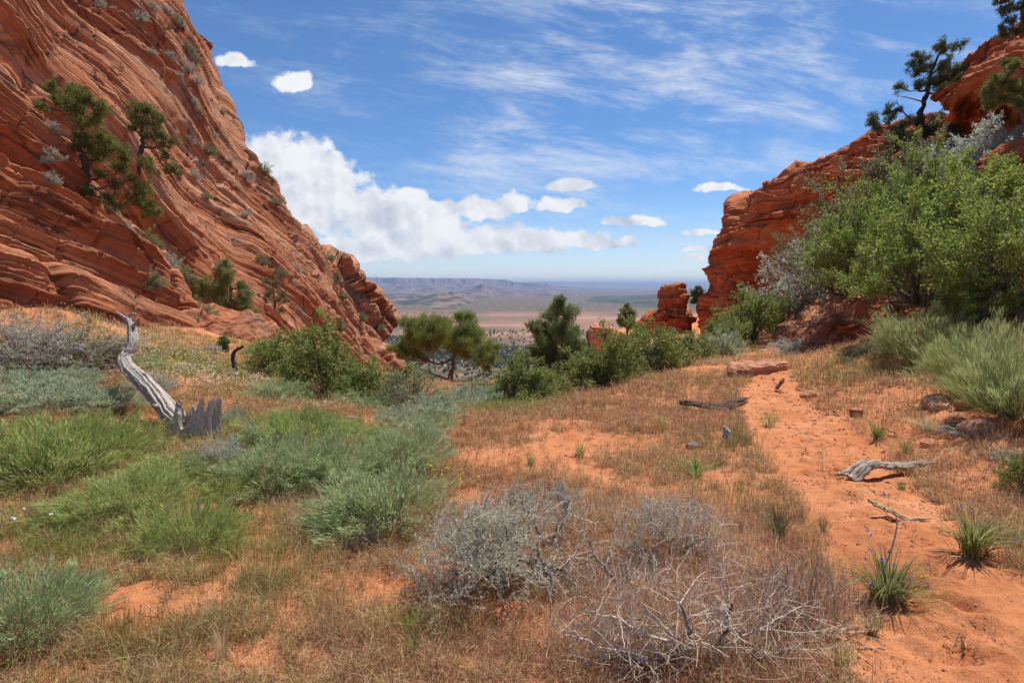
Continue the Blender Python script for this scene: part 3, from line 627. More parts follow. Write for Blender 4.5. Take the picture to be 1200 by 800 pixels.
def make_tree(name, base, trunk, clumps, Y, green, seed, r_trunk, leaf=(.055, .014), per=950, bark=(.15, .115, .095), depth=1.0, density=1.0, bare=(), tuft=1.0, grow=1.1):
    """tree traced as foliage clumps (px, py, r px) at distance Y with its own depth; every clump hangs on a limb of the trunk"""
    rng = Rng(seed); m1 = MB(); m2 = MB(); k = Y / F
    B = W(base[0], base[1], Y); root = empty(name, B)
    loc = lambda px, py, dy=0.: np.array([(px - base[0]) * k, dy, -(py - base[1]) * k])
    tp = np.array([loc(a, b, c * k) for a, b, c, _ in trunk]); n = 5 * len(tp); P = cr(tp, n); rad = np.interp(np.linspace(0, 1, n), np.linspace(0, 1, len(trunk)), [t_[3] * r_trunk for t_ in trunk])
    P = P + .25 * rad[:, None] * rng.normal(size=P.shape); P[0] -= [0, 0, .35]
    m1.tube(P, rad * (1 + .12 * rng.normal(size=n)), 8, bark)
    cl = [(loc(a, b, 0), r * k * grow) for a, b, r in clumps]; spread = np.ptp([c[0][0] for c in cl]) * .5 * depth
    nodes = [(p, r_) for p, r_ in zip(P[n // 4:], rad[n // 4:])]
    for (c, r) in sorted(cl, key=lambda q: np.linalg.norm(q[0] - P[n // 3])):
        c = c.copy(); hh = np.clip(1 - abs(c[0] / max(spread, .01) / 1.4), .25, 1); c[1] = rng.uniform(-1, 1) * spread * hh
        cost = [np.linalg.norm(q[0] - c) + 1.2 * max(0, q[0][2] - c[2]) - 1.0 * q[1] for q in nodes]; j = int(np.argmin(cost)); q, qr = nodes[j]
        L = np.linalg.norm(c - q); mid = (q + c) / 2 + np.array([0, 0, -.10 * L]) + .10 * L * rng.normal(size=3)
        n2 = 9; LP = cr(np.array([q, mid, c]), n2) + .02 * L * rng.normal(size=(n2, 3)) * np.linspace(0, 1, n2)[:, None]; LP[0] = q
        r0 = min(qr * .75, .02 + .022 * L + r * .05); r1 = .012 + r * .02
        lr = np.linspace(r0, r1, n2); m1.tube(LP, lr, 6, bark); nodes += [(LP[i], lr[i]) for i in range(3, n2)]
        nb = max(6, int(13 * min(r / .35, 1.8))); tips = []
        for _ in range(nb):
            dd = unit(rng.normal(size=3) + np.array([0, 0, .35])); st = LP[rng.randint(n2 // 2, n2)]
            end = c + dd * r * rng.uniform(.45, 1.0) * np.array([1, 1, .85]); mid = (st + end) / 2 + .12 * r * rng.normal(size=3)
            bp = cr(np.array([st, mid, end]), 6); m1.tube(bp, np.linspace(r1 * .7, .004, 6), 4, bark)
            tips += [bp[3], bp[4], bp[5]]
            for _2 in range(3):
                e2 = bp[rng.randint(3, 6)] + unit(rng.normal(size=3)) * r * .35; tips.append(e2); m1.tube(np.array([bp[3], (bp[4] + e2) / 2, e2]), [.006, .004, .003], 3, bark)
        tips = np.array(tips); nl = int(2.1 * per * density * (r / .35) ** 2) + 200
        idx = rng.randint(0, len(tips), nl); tr = r * .24 * tuft + .03
        off = unit(rng.normal(size=(nl, 3))) * (rng.rand(nl, 1) ** .5) * tr
        C = tips[idx] + off; out = unit(off + .5 * unit(tips[idx] - c) * tr + np.array([0, 0, .4 * tr]))
        tone = (1 + .22 * rng.normal(size=len(tips)))[idx]
        m2.leaves(C, unit(out + .5 * rng.normal(size=(nl, 3))), leaf[0] * rng.uniform(.7, 1.4, nl), 1.35 * leaf[1] * rng.uniform(.8, 1.5, nl), vary(green, nl, rng, .2, .08) * np.clip(tone, .6, 1.6)[:, None], rng)
    for (pts, r0) in bare:      # dead limbs
        bp = cr(np.array([loc(a, b, c_ * k) for a, b, c_ in pts]), 10) ; bp += .006 * Y / 20 * rng.normal(size=bp.shape)
        m1.tube(bp, np.linspace(r0, r0 * .25, 10), 5, (.20, .17, .145))
        for _ in range(6):
            i = rng.randint(4, 10); m1.tube(curve(bp[i], rng.normal(size=3) + bp[-1] - bp[0], .25 * np.linalg.norm(bp[-1] - bp[0]), 5, .3, rng), [.4 * r0 * .5, .3 * r0 * .5, .006, .005, .003], 3, (.20, .17, .145))
    link('trunk', m1.mesh('trunk', M_WOOD, True), root); link('crown', m2.mesh('crown', M_NEEDLE), root)
    return root
JUN = (.22, .28, .075); PIN = (.20, .25, .085); OAK = (.13, .175, .040)

T = make_tree('juniper_tree', (525, 462), [(525, 462, 0, 1.5), (527, 448, 0, 1.15), (530, 432, 2, .85), (533, 415, 4, .7), (532, 398, 0, .5), (538, 384, 0, .35)],
 [(490,383,13),(481,377,9),(505,377,12),(519,381,13),(516,393,12),(535,395,12),(546,386,9),(547,372,9),(560,400,11),(574,408,11),(581,419,7),(565,417,9),(480,398,9),(470,409,8),(497,404,11),(462,408,6),(478,412,8),(549,410,9),(541,367,5),(556,383,8),(490,416,7),(572,431,5),(583,407,5),(467,418,5),(505,392,8),(510,396,14),(500,388,13),(526,402,12),(546,399,12),(560,391,10),(490,397,12),(538,410,9),(518,384,12)],
 27, JUN, 11, .13, depth=.75, grow=1.35, per=1000, bare=[([(527,445,0),(510,437,-8),(495,430,-16),(478,436,-22)], .07), ([(529,446,0),(550,445,-6),(566,436,-12),(584,437,-14)], .07), ([(527,450,0),(515,458,-10),(500,455,-16)], .045)])
tag(T, 'gnarled juniper with a spreading clumpy crown standing alone at the canyon edge, mid-photo', 'juniper')
T = make_tree('pinyon_tree', (655, 452), [(655, 455, 0, 1.2), (654, 435, 0, 1), (653, 410, 2, .7), (652, 385, 0, .5), (654, 362, 0, .3), (655, 348, 0, .12)],
 [(655,350,4),(652,358,8),(645,370,10),(661,368,10),(628,385,8),(641,388,11),(657,386,13),(672,390,10),(634,404,12),(655,406,14),(676,407,12),(640,424,13),(660,428,15),(681,424,12),(626,416,8),(649,443,12),(670,446,12),(620,380,5),(690,412,8),(690,436,10),(632,440,8)],
 16, PIN, 12, .10, depth=.8, per=1400, leaf=(.05, .011), density=1.1, grow=1.4)
tag(T, 'full pointed pinyon pine rising from the bushes right of the gnarled juniper', 'pinyon pine')
T = make_tree('pinyon_tree', (735, 386), [(735, 392, 0, 1.2), (735, 372, 0, .8), (734, 357, 0, .3)], [(734,359,4),(731,366,6),(738,366,6),(728,373,6),(737,374,7),(742,371,5),(731,380,6),(740,381,6),(725,378,4)], 44, PIN, 13, .10, depth=.7, per=420, leaf=(.09, .028))
tag(T, 'small dark distant pinyon between the pointed pine and the balanced rock', 'pinyon pine')
T = make_tree('pinyon_tree', (817, 358), [(817, 362, 0, 1), (817, 350, 0, .7), (817, 338, 0, .3)], [(817,338,4),(813,344,5),(820,344,5),(816,350,5),(822,350,4),(812,353,4)], 58, PIN, 14, .10, depth=.7, per=360, leaf=(.11, .035))
tag(T, 'tiny pine on the skyline between the balanced rock and the right cliff', 'pinyon pine')
T = make_tree('pinyon_tree', (277, 384), [(277, 388, 0, 1.2), (275, 365, 0, .9), (271, 340, 2, .6), (270, 315, 0, .3)],
 [(268,310,7),(262,320,9),(276,322,9),(270,333,11),(256,333,8),(284,336,9),(292,346,8),(262,346,11),(278,350,12),(292,358,9),(254,355,8),(268,363,12),(285,368,12),(299,368,7),(275,376,10),(296,378,7),(258,368,7)],
 27, PIN, 15, .12, depth=.9, per=800)
tag(T, 'dense dark pinyon growing where the two left cliffs meet', 'pinyon pine')
T = make_tree('pinyon_tree', (321, 382), [(321, 384, 0, 1), (323, 362, 0, .7), (322, 340, 0, .4), (322, 322, 0, .2)], [(322,321,5),(316,330,6),(328,332,6),(321,340,7),(333,345,7),(313,347,7),(325,353,8),(337,353,5),(316,361,7),(330,364,6),(322,371,6)], 33, (.15,.18,.08), 16, .09, depth=.7, per=380, density=.7)
tag(T, 'thin open pinyon against pale slickrock just right of the dense dark one', 'pinyon pine')
T = make_tree('pinyon_tree', (263, 414), [(263, 417, 0, 1), (263, 405, 0, .7), (262, 396, 0, .3)], [(262,396,4),(258,401,5),(267,401,4),(261,407,6),(267,409,5),(257,412,4)], 15.5, PIN, 17, .03, depth=.8, per=2200, leaf=(.04, .012))
tag(T, 'knee-high dark pine sapling beside the dark curved snag', 'pine sapling')
P_ = on_wall('near', 96, 217)
Yt = P_[1] + .3
T = make_tree('juniper_tree', (82, 222), [(82, 222, 0, 1.5), (95, 219, 0, 1.3), (103, 208, -4, 1.1), (107, 195, -6, .9), (105, 184, -6, .7)],
 [(72,110,8),(85,112,11),(98,118,11),(68,122,8),(82,127,12),(100,131,12),(114,124,9),(126,132,9),(92,142,10),(70,136,7),(112,142,9),(98,165,9),(112,172,11),(128,170,11),(141,178,9),(124,184,11),(150,188,8),(168,192,8),(178,198,6),(140,195,9),(96,175,8),(150,210,8),(165,222,9),(152,228,9),(172,238,8),(184,249,7),(170,250,7),(136,215,7),(128,234,8),(122,206,7),(108,225,7),(135,240,6),(88,165,6),(160,240,7)],
 Yt, (.19, .21, .055), 18, .105, depth=.45, grow=1.3, per=850, density=.8, leaf=(.05, .013), bark=(.10,.075,.065), bare=[([(100,212,0),(118,222,-4),(138,216,-8)], .05), ([(96,155,0),(88,140,-3),(74,146,-6)], .03), ([(100,218,0),(120,228,4),(130,246,4)], .04)])
tag(T, 'windswept juniper leaning out from the near left cliff with twisted dark trunk', 'juniper')
T = make_tree('juniper_tree', (162, 182), [(162, 190, 0, 1.1), (167, 172, 0, 1), (166, 155, 2, .7), (170, 140, 0, .4)],
 [(165,131,8),(176,134,9),(187,142,8),(156,138,7),(171,146,9),(185,152,8),(193,160,7),(178,160,8),(155,151,7),(200,166,7),(192,172,6),(196,186,6),(204,196,7),(208,204,5),(198,200,5)],
 Yt + 2, (.18, .20, .06), 19, .06, depth=.55, grow=1.3, per=650, density=.85, leaf=(.05, .013), bark=(.10,.075,.065))
tag(T, 'smaller sparse juniper just above and right of the leaning one on the left cliff', 'juniper')
T = make_tree('pinyon_tree', (1087, 195), [(1087, 205, 0, 1.5), (1084, 178, 0, 1.15), (1082, 155, 2, 1.0), (1078, 135, 4, .8), (1081, 112, 0, .65), (1084, 90, 0, .4), (1094, 66, 0, .2)],
 [(1095,62,6),(1087,70,8),(1103,68,7),(1110,74,7),(1066,73,5),(1075,78,8),(1094,80,8),(1058,85,6),(1070,90,7),(1084,93,7),(1108,92,10),(1122,90,10),(1100,100,9),(1115,102,7),(1052,108,6),(1064,110,7),(1078,106,7),(1090,112,6),(1022,140,7),(1034,134,7),(1043,142,6),(1029,150,7),(1018,148,5),(1046,134,5),(1052,152,8),(1064,146,8),(1046,164,9),(1060,162,10),(1075,165,9),(1040,178,9),(1058,180,10),(1075,182,9),(1096,152,9),(1102,142,7),(1108,155,8),(1094,172,8),(1108,172,8),(1034,190,7),(1048,194,8)],
 22.5, (.12, .155, .07), 20, .12, depth=.55, grow=1.25, per=900, density=.8, bark=(.060, .048, .042), bare=[([(1082,150,0),(1066,148,-6),(1050,138,-8),(1040,126,-10)], .05), ([(1083,148,0),(1096,134,-3),(1098,128,-5)], .04), ([(1080,125,0),(1062,118,4),(1050,116,4)], .03)])
tag(T, 'tall dark open pinyon standing against the sky beside the overhanging prow', 'pinyon pine')
T = make_tree('pinyon_tree', (1204, 120), [(1206, 128, 0, 1.3), (1203, 105, 0, 1), (1202, 85, 0, .7)], [(1192,72,8),(1204,70,9),(1184,84,8),(1198,88,10),(1176,94,8),(1165,98,9),(1156,108,8),(1166,114,9),(1180,104,9),(1194,106,9),(1178,118,8),(1154,118,7),(1190,122,8),(1210,112,9),(1168,122,6)], 14.5, (.19, .22, .07), 21, .10, depth=.8, per=1500, leaf=(.045, .011))
tag(T, 'yellow-green juniper reaching in from the right edge in front of the overhang', 'juniper')
T = make_tree('pinyon_tree', (1200, 60), [(1204, 62, 0, 1.3), (1199, 40, 0, 1), (1196, 20, 0, .7), (1195, -10, 0, .3)], [(1170,6,7),(1180,2,8),(1192,-6,9),(1172,18,7),(1184,14,8),(1198,12,9),(1170,38,6),(1178,42,6),(1180,28,7),(1192,28,8),(1204,30,8),(1186,40,6),(1210,0,9)], 20, (.12, .16, .08), 22, .10, depth=.8, per=900, density=.8)
tag(T, 'dark pine on top of the overhang at the upper right corner', 'pinyon pine')

# ---- shrub prototypes: (foliage mesh, stem mesh), unit width ~1 and height ~1, scaled per plant
SHRUB = {}
def shrub_proto(key, leafcol, stemcol, nst, nleaf, leaf, seed, height=.8, wob=.16, dense=1.0, hollow=.35, lmat=None, thread=False, flat=.5, bare_frac=0.0, sr=.011, tuftr=.075, accent=None):
    rng = Rng(seed); m1 = MB(); m2 = MB(); tips = []; leafcol = np.array(leafcol) * 1.5
    for i in range(nst):
        a = rng.uniform(0, 2 * math.pi); el = math.acos(rng.uniform(math.cos(R(86)), 1)) ** 1.0
        d = np.array([math.sin(el) * math.cos(a), math.sin(el) * math.sin(a), math.cos(el) + .12])
        L = (.48 + .06 * rng.normal()) * (1 if el > .6 else .95) * rng.uniform(.72, 1.08); st = np.array([rng.normal() * .03, rng.normal() * .03, -.02])
        P = curve(st, d * np.array([1, 1, .75]), L, 7, wob, rng, up=.03); P[:, 2] = np.maximum(P[:, 2] * height / .5, -.02 + .03 * i / nst)
        dead = rng.rand() < bare_frac
        m1.tube(P, np.linspace(sr * rng.uniform(.6, 1.3), sr * .22, 7), 4 if sr > .005 else 3, vary(stemcol, 1, rng, .15, .05)[0])
        for k in (3, 4, 5, 6):
            for _ in range(2 if k > 3 else 1):
                Q = curve(P[k], unit(P[k] - P[k - 1]) + .8 * rng.normal(size=3), .14 * rng.uniform(.6, 1.3), 4, .2, rng, up=.05)
                m1.tube(Q, np.linspace(sr * .3, sr * .1, 4), 3, vary(stemcol, 1, rng, .2, .05)[0])
                if not dead: tips += [Q[1], Q[2], Q[3]]
        if not dead: tips += [P[4], P[5], P[6]]
    tips = np.array(tips); tips = tips[tips[:, 2] > .04]
    rr = np.linalg.norm(tips * [2, 2, 1 / height], axis=1); p = np.clip(rr, hollow, 1.2) ** 2; p /= p.sum()
    idx = rng.choice(len(tips), nleaf, p=p); off = unit(rng.normal(size=(nleaf, 3))) * rng.rand(nleaf, 1) ** .6 * tuftr
    C = tips[idx] + off; C[:, 2] = np.maximum(C[:, 2], .01)
    tone = np.clip(1 + .2 * rng.normal(size=len(tips)), .6, 1.5)[idx]
    A = unit(tips[idx] * [1, 1, 1.6] + .02) * (1.6 if thread else .35) + .55 * rng.normal(size=(nleaf, 3)) * (1 if not thread else .55)
    col = vary(leafcol, nleaf, rng, .18, .07) * tone[:, None]
    if accent is not None: kk = rng.rand(nleaf) < accent[1]; col[kk] = vary(accent[0], kk.sum(), rng, .2, .1)
    m2.leaves(C, A, leaf[0] * rng.uniform(.6, 1.4, nleaf), leaf[1] * rng.uniform(.7, 1.3, nleaf), np.clip(col, .004, .62), rng)
    SHRUB.setdefault(key, []).append((m2.mesh('foliage', lmat or M_LEAF), m1.mesh('stems', M_TWIG, True)))
GREY = (.33, .295, .26)
for s_ in range(3):
    shrub_proto('oak', (.150, .180, .045), (.20, .17, .15), 46, 9500, (.030, .017), 100 + s_, .72, tuftr=.06, accent=((.26, .28, .07), .35))
    shrub_proto('oakbig', (.165, .215, .050), (.20, .175, .16), 64, 21000, (.020, .012), 110 + s_, .80, tuftr=.042, accent=((.31, .36, .07), .35))
    shrub_proto('dull', (.175, .190, .09), (.18, .16, .145), 60, 8000, (.026, .013), 120 + s_, .70, tuftr=.055, bare_frac=.25, accent=((.23, .21, .10), .2))
    shrub_proto('grey', (.29, .30, .24), GREY, 70, 7500, (.030, .009), 130 + s_, .62, tuftr=.05, bare_frac=.25)
    shrub_proto('sage', (.27, .315, .195), (.22, .19, .16), 80, 9500, (.055, .009), 140 + s_, .70, wob=.10, tuftr=.05, thread=True, sr=.006)
    shrub_proto('green', (.235, .31, .085), (.30, .27, .14), 130, 12500, (.075, .0055), 150 + s_, .62, wob=.08, tuftr=.05, thread=True, lmat=M_GRASS, sr=.004, accent=((.42, .36, .17), .33))
    shrub_proto('mint', (.25, .33, .145), (.32, .29, .19), 130, 11500, (.070, .0060), 160 + s_, .62, wob=.08, tuftr=.05, thread=True, lmat=M_GRASS, sr=.004, accent=((.42, .37, .22), .28))
    shrub_proto('broom', (.26, .295, .12), (.20, .22, .10), 200, 13000, (.11, .0042), 170 + s_, .85, wob=.05, tuftr=.05, thread=True, lmat=M_GRASS, sr=.004)
    shrub_proto('dead', (.34, .28, .23), (.36, .31, .265), 90, 1800, (.05, .004), 180 + s_, .66, wob=.20, bare_frac=.3, sr=.007)
shrub_proto('silver', (.36, .40, .31), GREY, 60, 12000, (.028, .014), 190, .8, tuftr=.045)
_cnt = {}
def shrub(kind, px, py, w, label, cat='shrub', h=1.0, at=None, group=None, Y=None, name=None, sink=.03, tiltx=0, tilty=0):
    """w = width seen in the photo in pixels; px, py = where its foot stands"""
    g = at if at is not None else (W(px, py, Y) if Y else ground_at(px, py)); k = g[1] / F
    i = _cnt.get(kind, 0); _cnt[kind] = i + 1; rng = Rng(i * 7 + len(kind)); fm, smesh = SHRUB[kind][i % len(SHRUB[kind])]
    root = empty(name or {'oak': 'oak_shrub', 'oakbig': 'oak_shrub', 'sage': 'sagebrush', 'silver': 'silver_shrub', 'grey': 'grey_shrub', 'dull': 'scrub_shrub', 'green': 'green_shrub', 'mint': 'pale_green_shrub', 'broom': 'broom_shrub', 'dead': 'dead_shrub'}[kind], g - np.array([0, 0, sink * w * k]))
    sc = w * k * 1.02; root.scale = (sc, sc * rng.uniform(.85, 1.1), sc * h); root.rotation_euler = (tiltx, tilty, rng.uniform(0, 6.28))
    link('foliage', fm, root); link('stems', smesh, root); tag(root, label, cat, group); return root
# ---- evergreen-oak thicket on the right bank
for kind, px, py, Y, w, h, lb in [
 ('oakbig',1180,345,9.5,170,1.0,'big leafy oak shrub at the right edge above the broom clump'),
 ('oakbig',1085,352,11.5,150,1.05,'bright green oak shrub in the front row above the red outcrop'),
 ('oakbig',1130,300,12.5,150,.85,'oak shrub in the middle of the thicket behind the bright front-row shrubs'),
 ('oakbig',1205,285,12,150,.85,'oak shrub at the right edge below the red boulder'),
 ('oakbig',1010,335,15,130,1.1,'oak shrub directly above the red outcrop, left of the bright front-row shrub'),
 ('oakbig',1060,285,17,120,1.1,'oak shrub uphill below the tall dark pine'),
 ('oakbig',1130,258,16.5,120,.6,'oak shrub just below the silver shrub under the overhang'),
 ('dull',1000,285,21,110,1.05,'dull grey-green shrub against the right cliff, left of the tall pine'),
 ('dull',1040,245,21,100,.95,'dull green shrub at the foot of the tall dark pine'),
 ('grey',950,360,20,125,1.15,'twiggy grey-purple shrub in front of the right cliff'),
 ('dull',985,340,17.5,110,1.2,'grey-green shrub between the twiggy grey shrub and the oak thicket'),
 ('dull',935,310,25,60,.9,'small olive shrub with a dead branch against the dark cliff wall'),
 ('oak',880,393,19,95,.85,'lime green shrub at the foot of the right cliff, left of the grey-purple one'),
 ('oak',915,385,21,70,.95,'lime green shrub touching the left side of the grey-purple shrub'),
 ('oakbig',1205,240,15,90,.55,'oak shrub partly cut by the right edge under the boulder'),
 ('oakbig',1170,262,14,110,.6,'oak shrub high in the thicket between silver shrub and boulder'),
 ('dull',1095,205,20,80,.9,'olive shrub in shade between the tall pine and the overhang'),
 ('oakbig',1140,375,9.6,110,.7,'low oak shrub with reddish twigs above the yellow-green clump'),
 ('dull',1160,235,17,80,.7,'dull shrub in the shade of the overhang right of the silver shrub')]:
    shrub(kind, px, py, w, lb, h=h, Y=Y, group='bushes covering the right bank')
shrub('silver', 1145, 208, 84, 'silvery white-leaved shrub under the overhanging prow', h=1.0, Y=17)
shrub('silver', 1200, 168, 40, 'smaller silver-leaved shrub at the right edge above the red boulder', h=.8, Y=17)
# ---- line of shrubs along the saddle rim
for kind, px, py, w, h, lb in [
 ('dull',745,442,70,.8,'dull shrub filling the gap in front of the two olive oak shrubs'),
 ('dull',782,430,60,.8,'small dull shrub between the two broad rim shrubs'),
 ('dull',865,402,60,.9,'dull olive shrub where the rim line meets the right cliff'),
 ('oak',640,466,80,.6,'low spreading olive shrub under the left side of the pointed pine'),
 ('dull',565,470,80,.5,'low dull shrub behind the pale sage, right of the gnarled juniper'),
 ('oak',720,448,84,1.15,'olive oak shrub just right of the pointed pine'),
 ('oak',760,436,96,.95,'broad olive oak shrub in the middle of the rim line, below the small distant pine'),
 ('oak',803,422,78,.6,'olive oak shrub below the balanced rock'),
 ('oak',850,408,62,.85,'fresh green shrub at the right end of the rim line'),
 ('oak',690,454,84,.8,'low olive shrub at the foot of the pointed pine'),
 ('oak',606,470,92,.85,'rounded oak shrub on the left side of the pointed pine'),
 ('grey',728,443,60,.75,'leafless grey tangle of twigs in front of the rim shrubs'),
 ('sage',775,420,40,.85,'pale sage bush in front of the rim shrubs'),
 ('sage',845,416,52,.85,'grey-white sage bush at the top of the sandy path'),
 ('sage',800,412,34,.9,'blue-grey sage bush left of the grey-white one'),
 ('grey',940,414,66,.45,'low pale sage bush right above the flat rock'),
 ('oak',1005,398,40,.7,'little green shrub at the lower edge of the red outcrop'),
 ('dull',955,392,40,.6,'small reddish scrub at the foot of the outcrop'),
 # left rim
 ('oak',338,442,98,.9,'bright olive oak shrub left in the big pair below the slickrock'),
 ('oak',388,464,120,.95,'larger dark olive oak shrub of the big pair below the slickrock'),
 ('oak',440,472,95,.80,'dull olive shrub tucked between the big pair and the gnarled juniper'),
 ('dull',482,482,105,.75,'tangled olive shrub with dead stems in front of the gnarled juniper'),
 ('sage',505,492,70,.6,'pale green sage strip below the gnarled juniper'),
 ('sage',550,482,75,.6,'pale sage bush right below the gnarled juniper'),
 ('sage',583,474,50,.7,'sage bush between the gnarled juniper and the rounded oak'),
 ('sage',462,500,60,.55,'sage bush at the left end of the pale strip'),
 ('mint',408,476,40,.8,'small pale feathery bush under the big oak pair'),
 ('mint',435,482,45,.7,'feathery pale bush right of the one under the oak pair'),
 ('dull',235,382,44,.9,'olive scrub at the gully mouth between the left cliffs'),
 ('oak',240,348,34,1.1,'fresh green shrub beside the dense dark pinyon'),
 ('green',295,418,34,.6,'yellow-green tuft beside the dark curved snag'),
 ('grey',246,412,26,.6,'pale grey little bush left of the pine sapling')]:
    at = on_wall('far', px, py) if (px, py) in ((240, 348),) else None
    shrub(kind, px, py, w, lb, h=h, at=at)
# ---- left meadow
for kind, px, py, w, h, lb in [
 ('dead',75,432,175,.62,'large grey-purple tangle of bare branches at the foot of the near left cliff'),
 ('grey',25,428,120,.8,'dull grey shrub cut by the left edge below the near cliff'),
 ('dull',110,430,90,.75,'dark olive shrub growing inside the grey tangle at left'),
 ('grey',180,455,60,.5,'grey withered bush hugging the fallen dead tree'),
 ('sage',60,478,110,.5,'pale blue-grey sage at the far left behind the bright green mound'),
 ('sage',120,480,95,.5,'pale blue-grey sage left of the dead tree'),
 ('sage',25,458,80,.55,'tall pale sage cut by the left edge'),
 ('sage',90,452,60,.6,'sage sprigs in front of the grey tangle'),
 ('green',60,560,190,.66,'bright green feathery mound cut by the left edge'),
 ('green',125,545,130,.70,'bright green feathery mound left of the weathered stump'),
 ('green',30,530,120,.6,'back part of the bright green mounds at the left edge'),
 ('green',150,600,140,.55,'low green feathery shrub in front of the bright mounds'),
 ('green',222,645,135,.72,'green feathery shrub standing alone in the left foreground grass'),
 ('green',90,610,110,.4,'low spreading green shrub under the bright mounds'),
 ('mint',20,745,175,.72,'blue-green feathery shrub at the lower left corner'),
 ('mint',75,715,110,.55,'blue-green feathery shrub spreading right of the corner one'),
 ('grey',252,545,70,.80,'small grey sagebrush with dark stems in front of the stump'),
 ('sage',300,525,62,.75,'blue-grey bush right of the small grey sagebrush'),
 ('sage',272,500,36,.9,'little green-grey bush right of the stump'),
 ('mint',330,470,78,.55,'pale green mound below the bright olive oak shrub'),
 ('green',345,522,115,.65,'wide green mound in the middle of the left meadow'),
 ('green',395,508,70,.4,'low green shrub left of the bare orange patch'),
 ('mint',330,565,125,.7,'feathery green shrub below the wide green mound'),
 ('mint',395,565,115,.75,'feathery green shrub between the green mounds and the silver-green one'),
 ('green',275,580,90,.4,'thin green growth behind the lone green shrub'),
 ('mint',452,612,160,.70,'large silver-green shrub left of the silver sagebrush'),
 ('mint',478,550,110,.75,'feathery shrub behind the large silver-green one'),
 ('green',430,520,80,.45,'green shrub right of the wide green mound'),
 ('sage',485,520,85,.45,'low sage below the pale strip'),
 ('dead',380,620,90,.55,'straw-coloured dry bush left of the silver-green shrub'),
 ('green',200,560,110,.38,'bright low growth below the weathered stump'),
 ('green',170,430,60,.35,'yellowish low growth behind the dead tree'),
 ('mint',505,505,60,.5,'small feathery bush just below the sage strip')]:
    shrub(kind, px, py, w, lb, h=h, group='feathery shrubs of the meadow' if kind in ('green', 'mint') else None)
# ---- right side of the path
for kind, px, py, w, h, lb in [
 ('broom',1085,420,115,.62,'yellow-green broom-like clump left of the big one on the bank'),
 ('broom',1192,488,145,.78,'big wispy pale green broom clump at the right edge'),
 ('broom',1150,455,120,.8,'broom clump behind the big wispy one'),
 ('oak',1205,580,60,1.2,'bright leafy green shrub cut by the right edge beside the path'),
 ('grey',1130,505,70,.22,'flat grey litter of twigs below the big broom clump'),
 ('dull',1000,418,40,.5,'low scrub on the sand above the reddish ledge stone'),
 ('grey',1190,540,60,.3,'low grey twigs above the leafy shrub at the right edge')]:
    shrub(kind, px, py, w, lb, h=h)
# ---- shrubs on the left cliff ledges
for px, py, w, kind, wl, lb in [
 (165,22,20,'grey','far','grey shrub near the top edge of the left cliff'),(118,5,14,'grey','far','grey shrub at the top edge, farthest left on the far cliff'),
 (180,8,16,'grey','far','pale shrub in the notch at the top of the left cliff'),(212,32,20,'dull','far','shrub beside the top notch of the left skyline'),(196,14,16,'grey','far','small shrub just left of the top notch'),
 (222,62,22,'dull','far','dark shrub against the round knob on the left skyline'),(230,72,18,'dull','far','shrub at the foot of the round knob'),(202,68,16,'grey','far','grey shrub left of the knob'),
 (220,82,22,'grey','far','grey shrub below the knob'),(232,99,16,'grey','far','shrub on a ledge under the knob'),(211,90,12,'grey','far','small grey tuft lower left of the knob'),
 (180,63,12,'grey','far','lone tuft on the bare slope left of the knob'),(231,123,14,'grey','far','tuft midway between knob and skyline shrubs'),(262,131,8,'dull','far','tiny shrub on the skyline above the cloud'),
 (224,166,14,'grey','far','grey tuft above the middle ledge'),(243,182,20,'dull','far','greener shrub in the middle of the left cliff'),(240,192,12,'grey','far','tuft just below the greener middle shrub'),
 (230,208,16,'grey','far','grey tuft low in the middle of the left cliff'),(243,232,15,'dull','far','round green shrub on the open slab of the left cliff'),(290,207,18,'grey','far','pale shrub just inside the skyline'),
 (309,201,18,'dull','far','dark shrub sticking out of the skyline above the white cloud'),(320,214,8,'dull','far','tiny shrub on the skyline below the dark one'),(326,240,15,'dull','far','shrub on the skyline beside the cloud bank'),
 (290,250,12,'grey','far','small tuft on the lower slab'),(308,306,18,'dull','far','green shrub on the lower slab'),(330,320,16,'dull','far','shrub right of the green one on the lower slab'),
 (388,303,15,'dull','far','dark shrub on the skyline where it flattens'),(398,328,14,'dull','far','shrub on the step near the end of the cliff'),(416,330,12,'dull','far','dark shrub on the last step of the skyline'),
 (404,350,16,'dull','far','shrub in the crack near the end of the left cliff'),(375,371,18,'green','far','yellow-green tuft in a crack of the pale lower rock'),(400,388,26,'dull','far','olive shrub on the pale lower rock'),
 (425,372,14,'dull','far','small shrub beside the red end of the cliff'),(448,388,14,'dull','far','shrub clinging to the red end of the left cliff'),(428,349,9,'dull','far','tiny tree on the edge of the red end'),(345,330,12,'grey','far','tuft on the slope behind the thin open pinyon'),
 (272,190,10,'grey','far','small tuft left of the pale skyline shrub'),(255,160,9,'grey','far','tiny tuft under the skyline'),
 (60,188,30,'grey','near','grey shrub at the left foot of the leaning juniper'),(62,150,22,'grey','near','grey twigs left of the leaning juniper crown'),(60,212,22,'grey','near','grey bush under the leaning juniper trunk'),
 (148,275,26,'grey','far','pale scrub at the top of the gully'),(170,292,34,'dull','far','olive scrub in the gully below the leaning juniper'),(192,312,34,'grey','far','grey-green shrub in the middle of the gully'),
 (212,330,34,'dull','far','dull shrub low in the gully'),(130,250,24,'dull','far','scrub just under the leaning juniper branches'),(185,335,30,'dull','near','dark scrub growing on the end of the near left cliff'),(222,348,22,'green','far','green tuft at the mouth of the gully')]:
    g = on_wall(wl, px, py); sh = shrub(kind, px, py, w, lb, h=1.0, at=g - np.array([.0, .0, .1]), group='small shrubs dotted over the left cliff', sink=0.0, tilty=R(22))
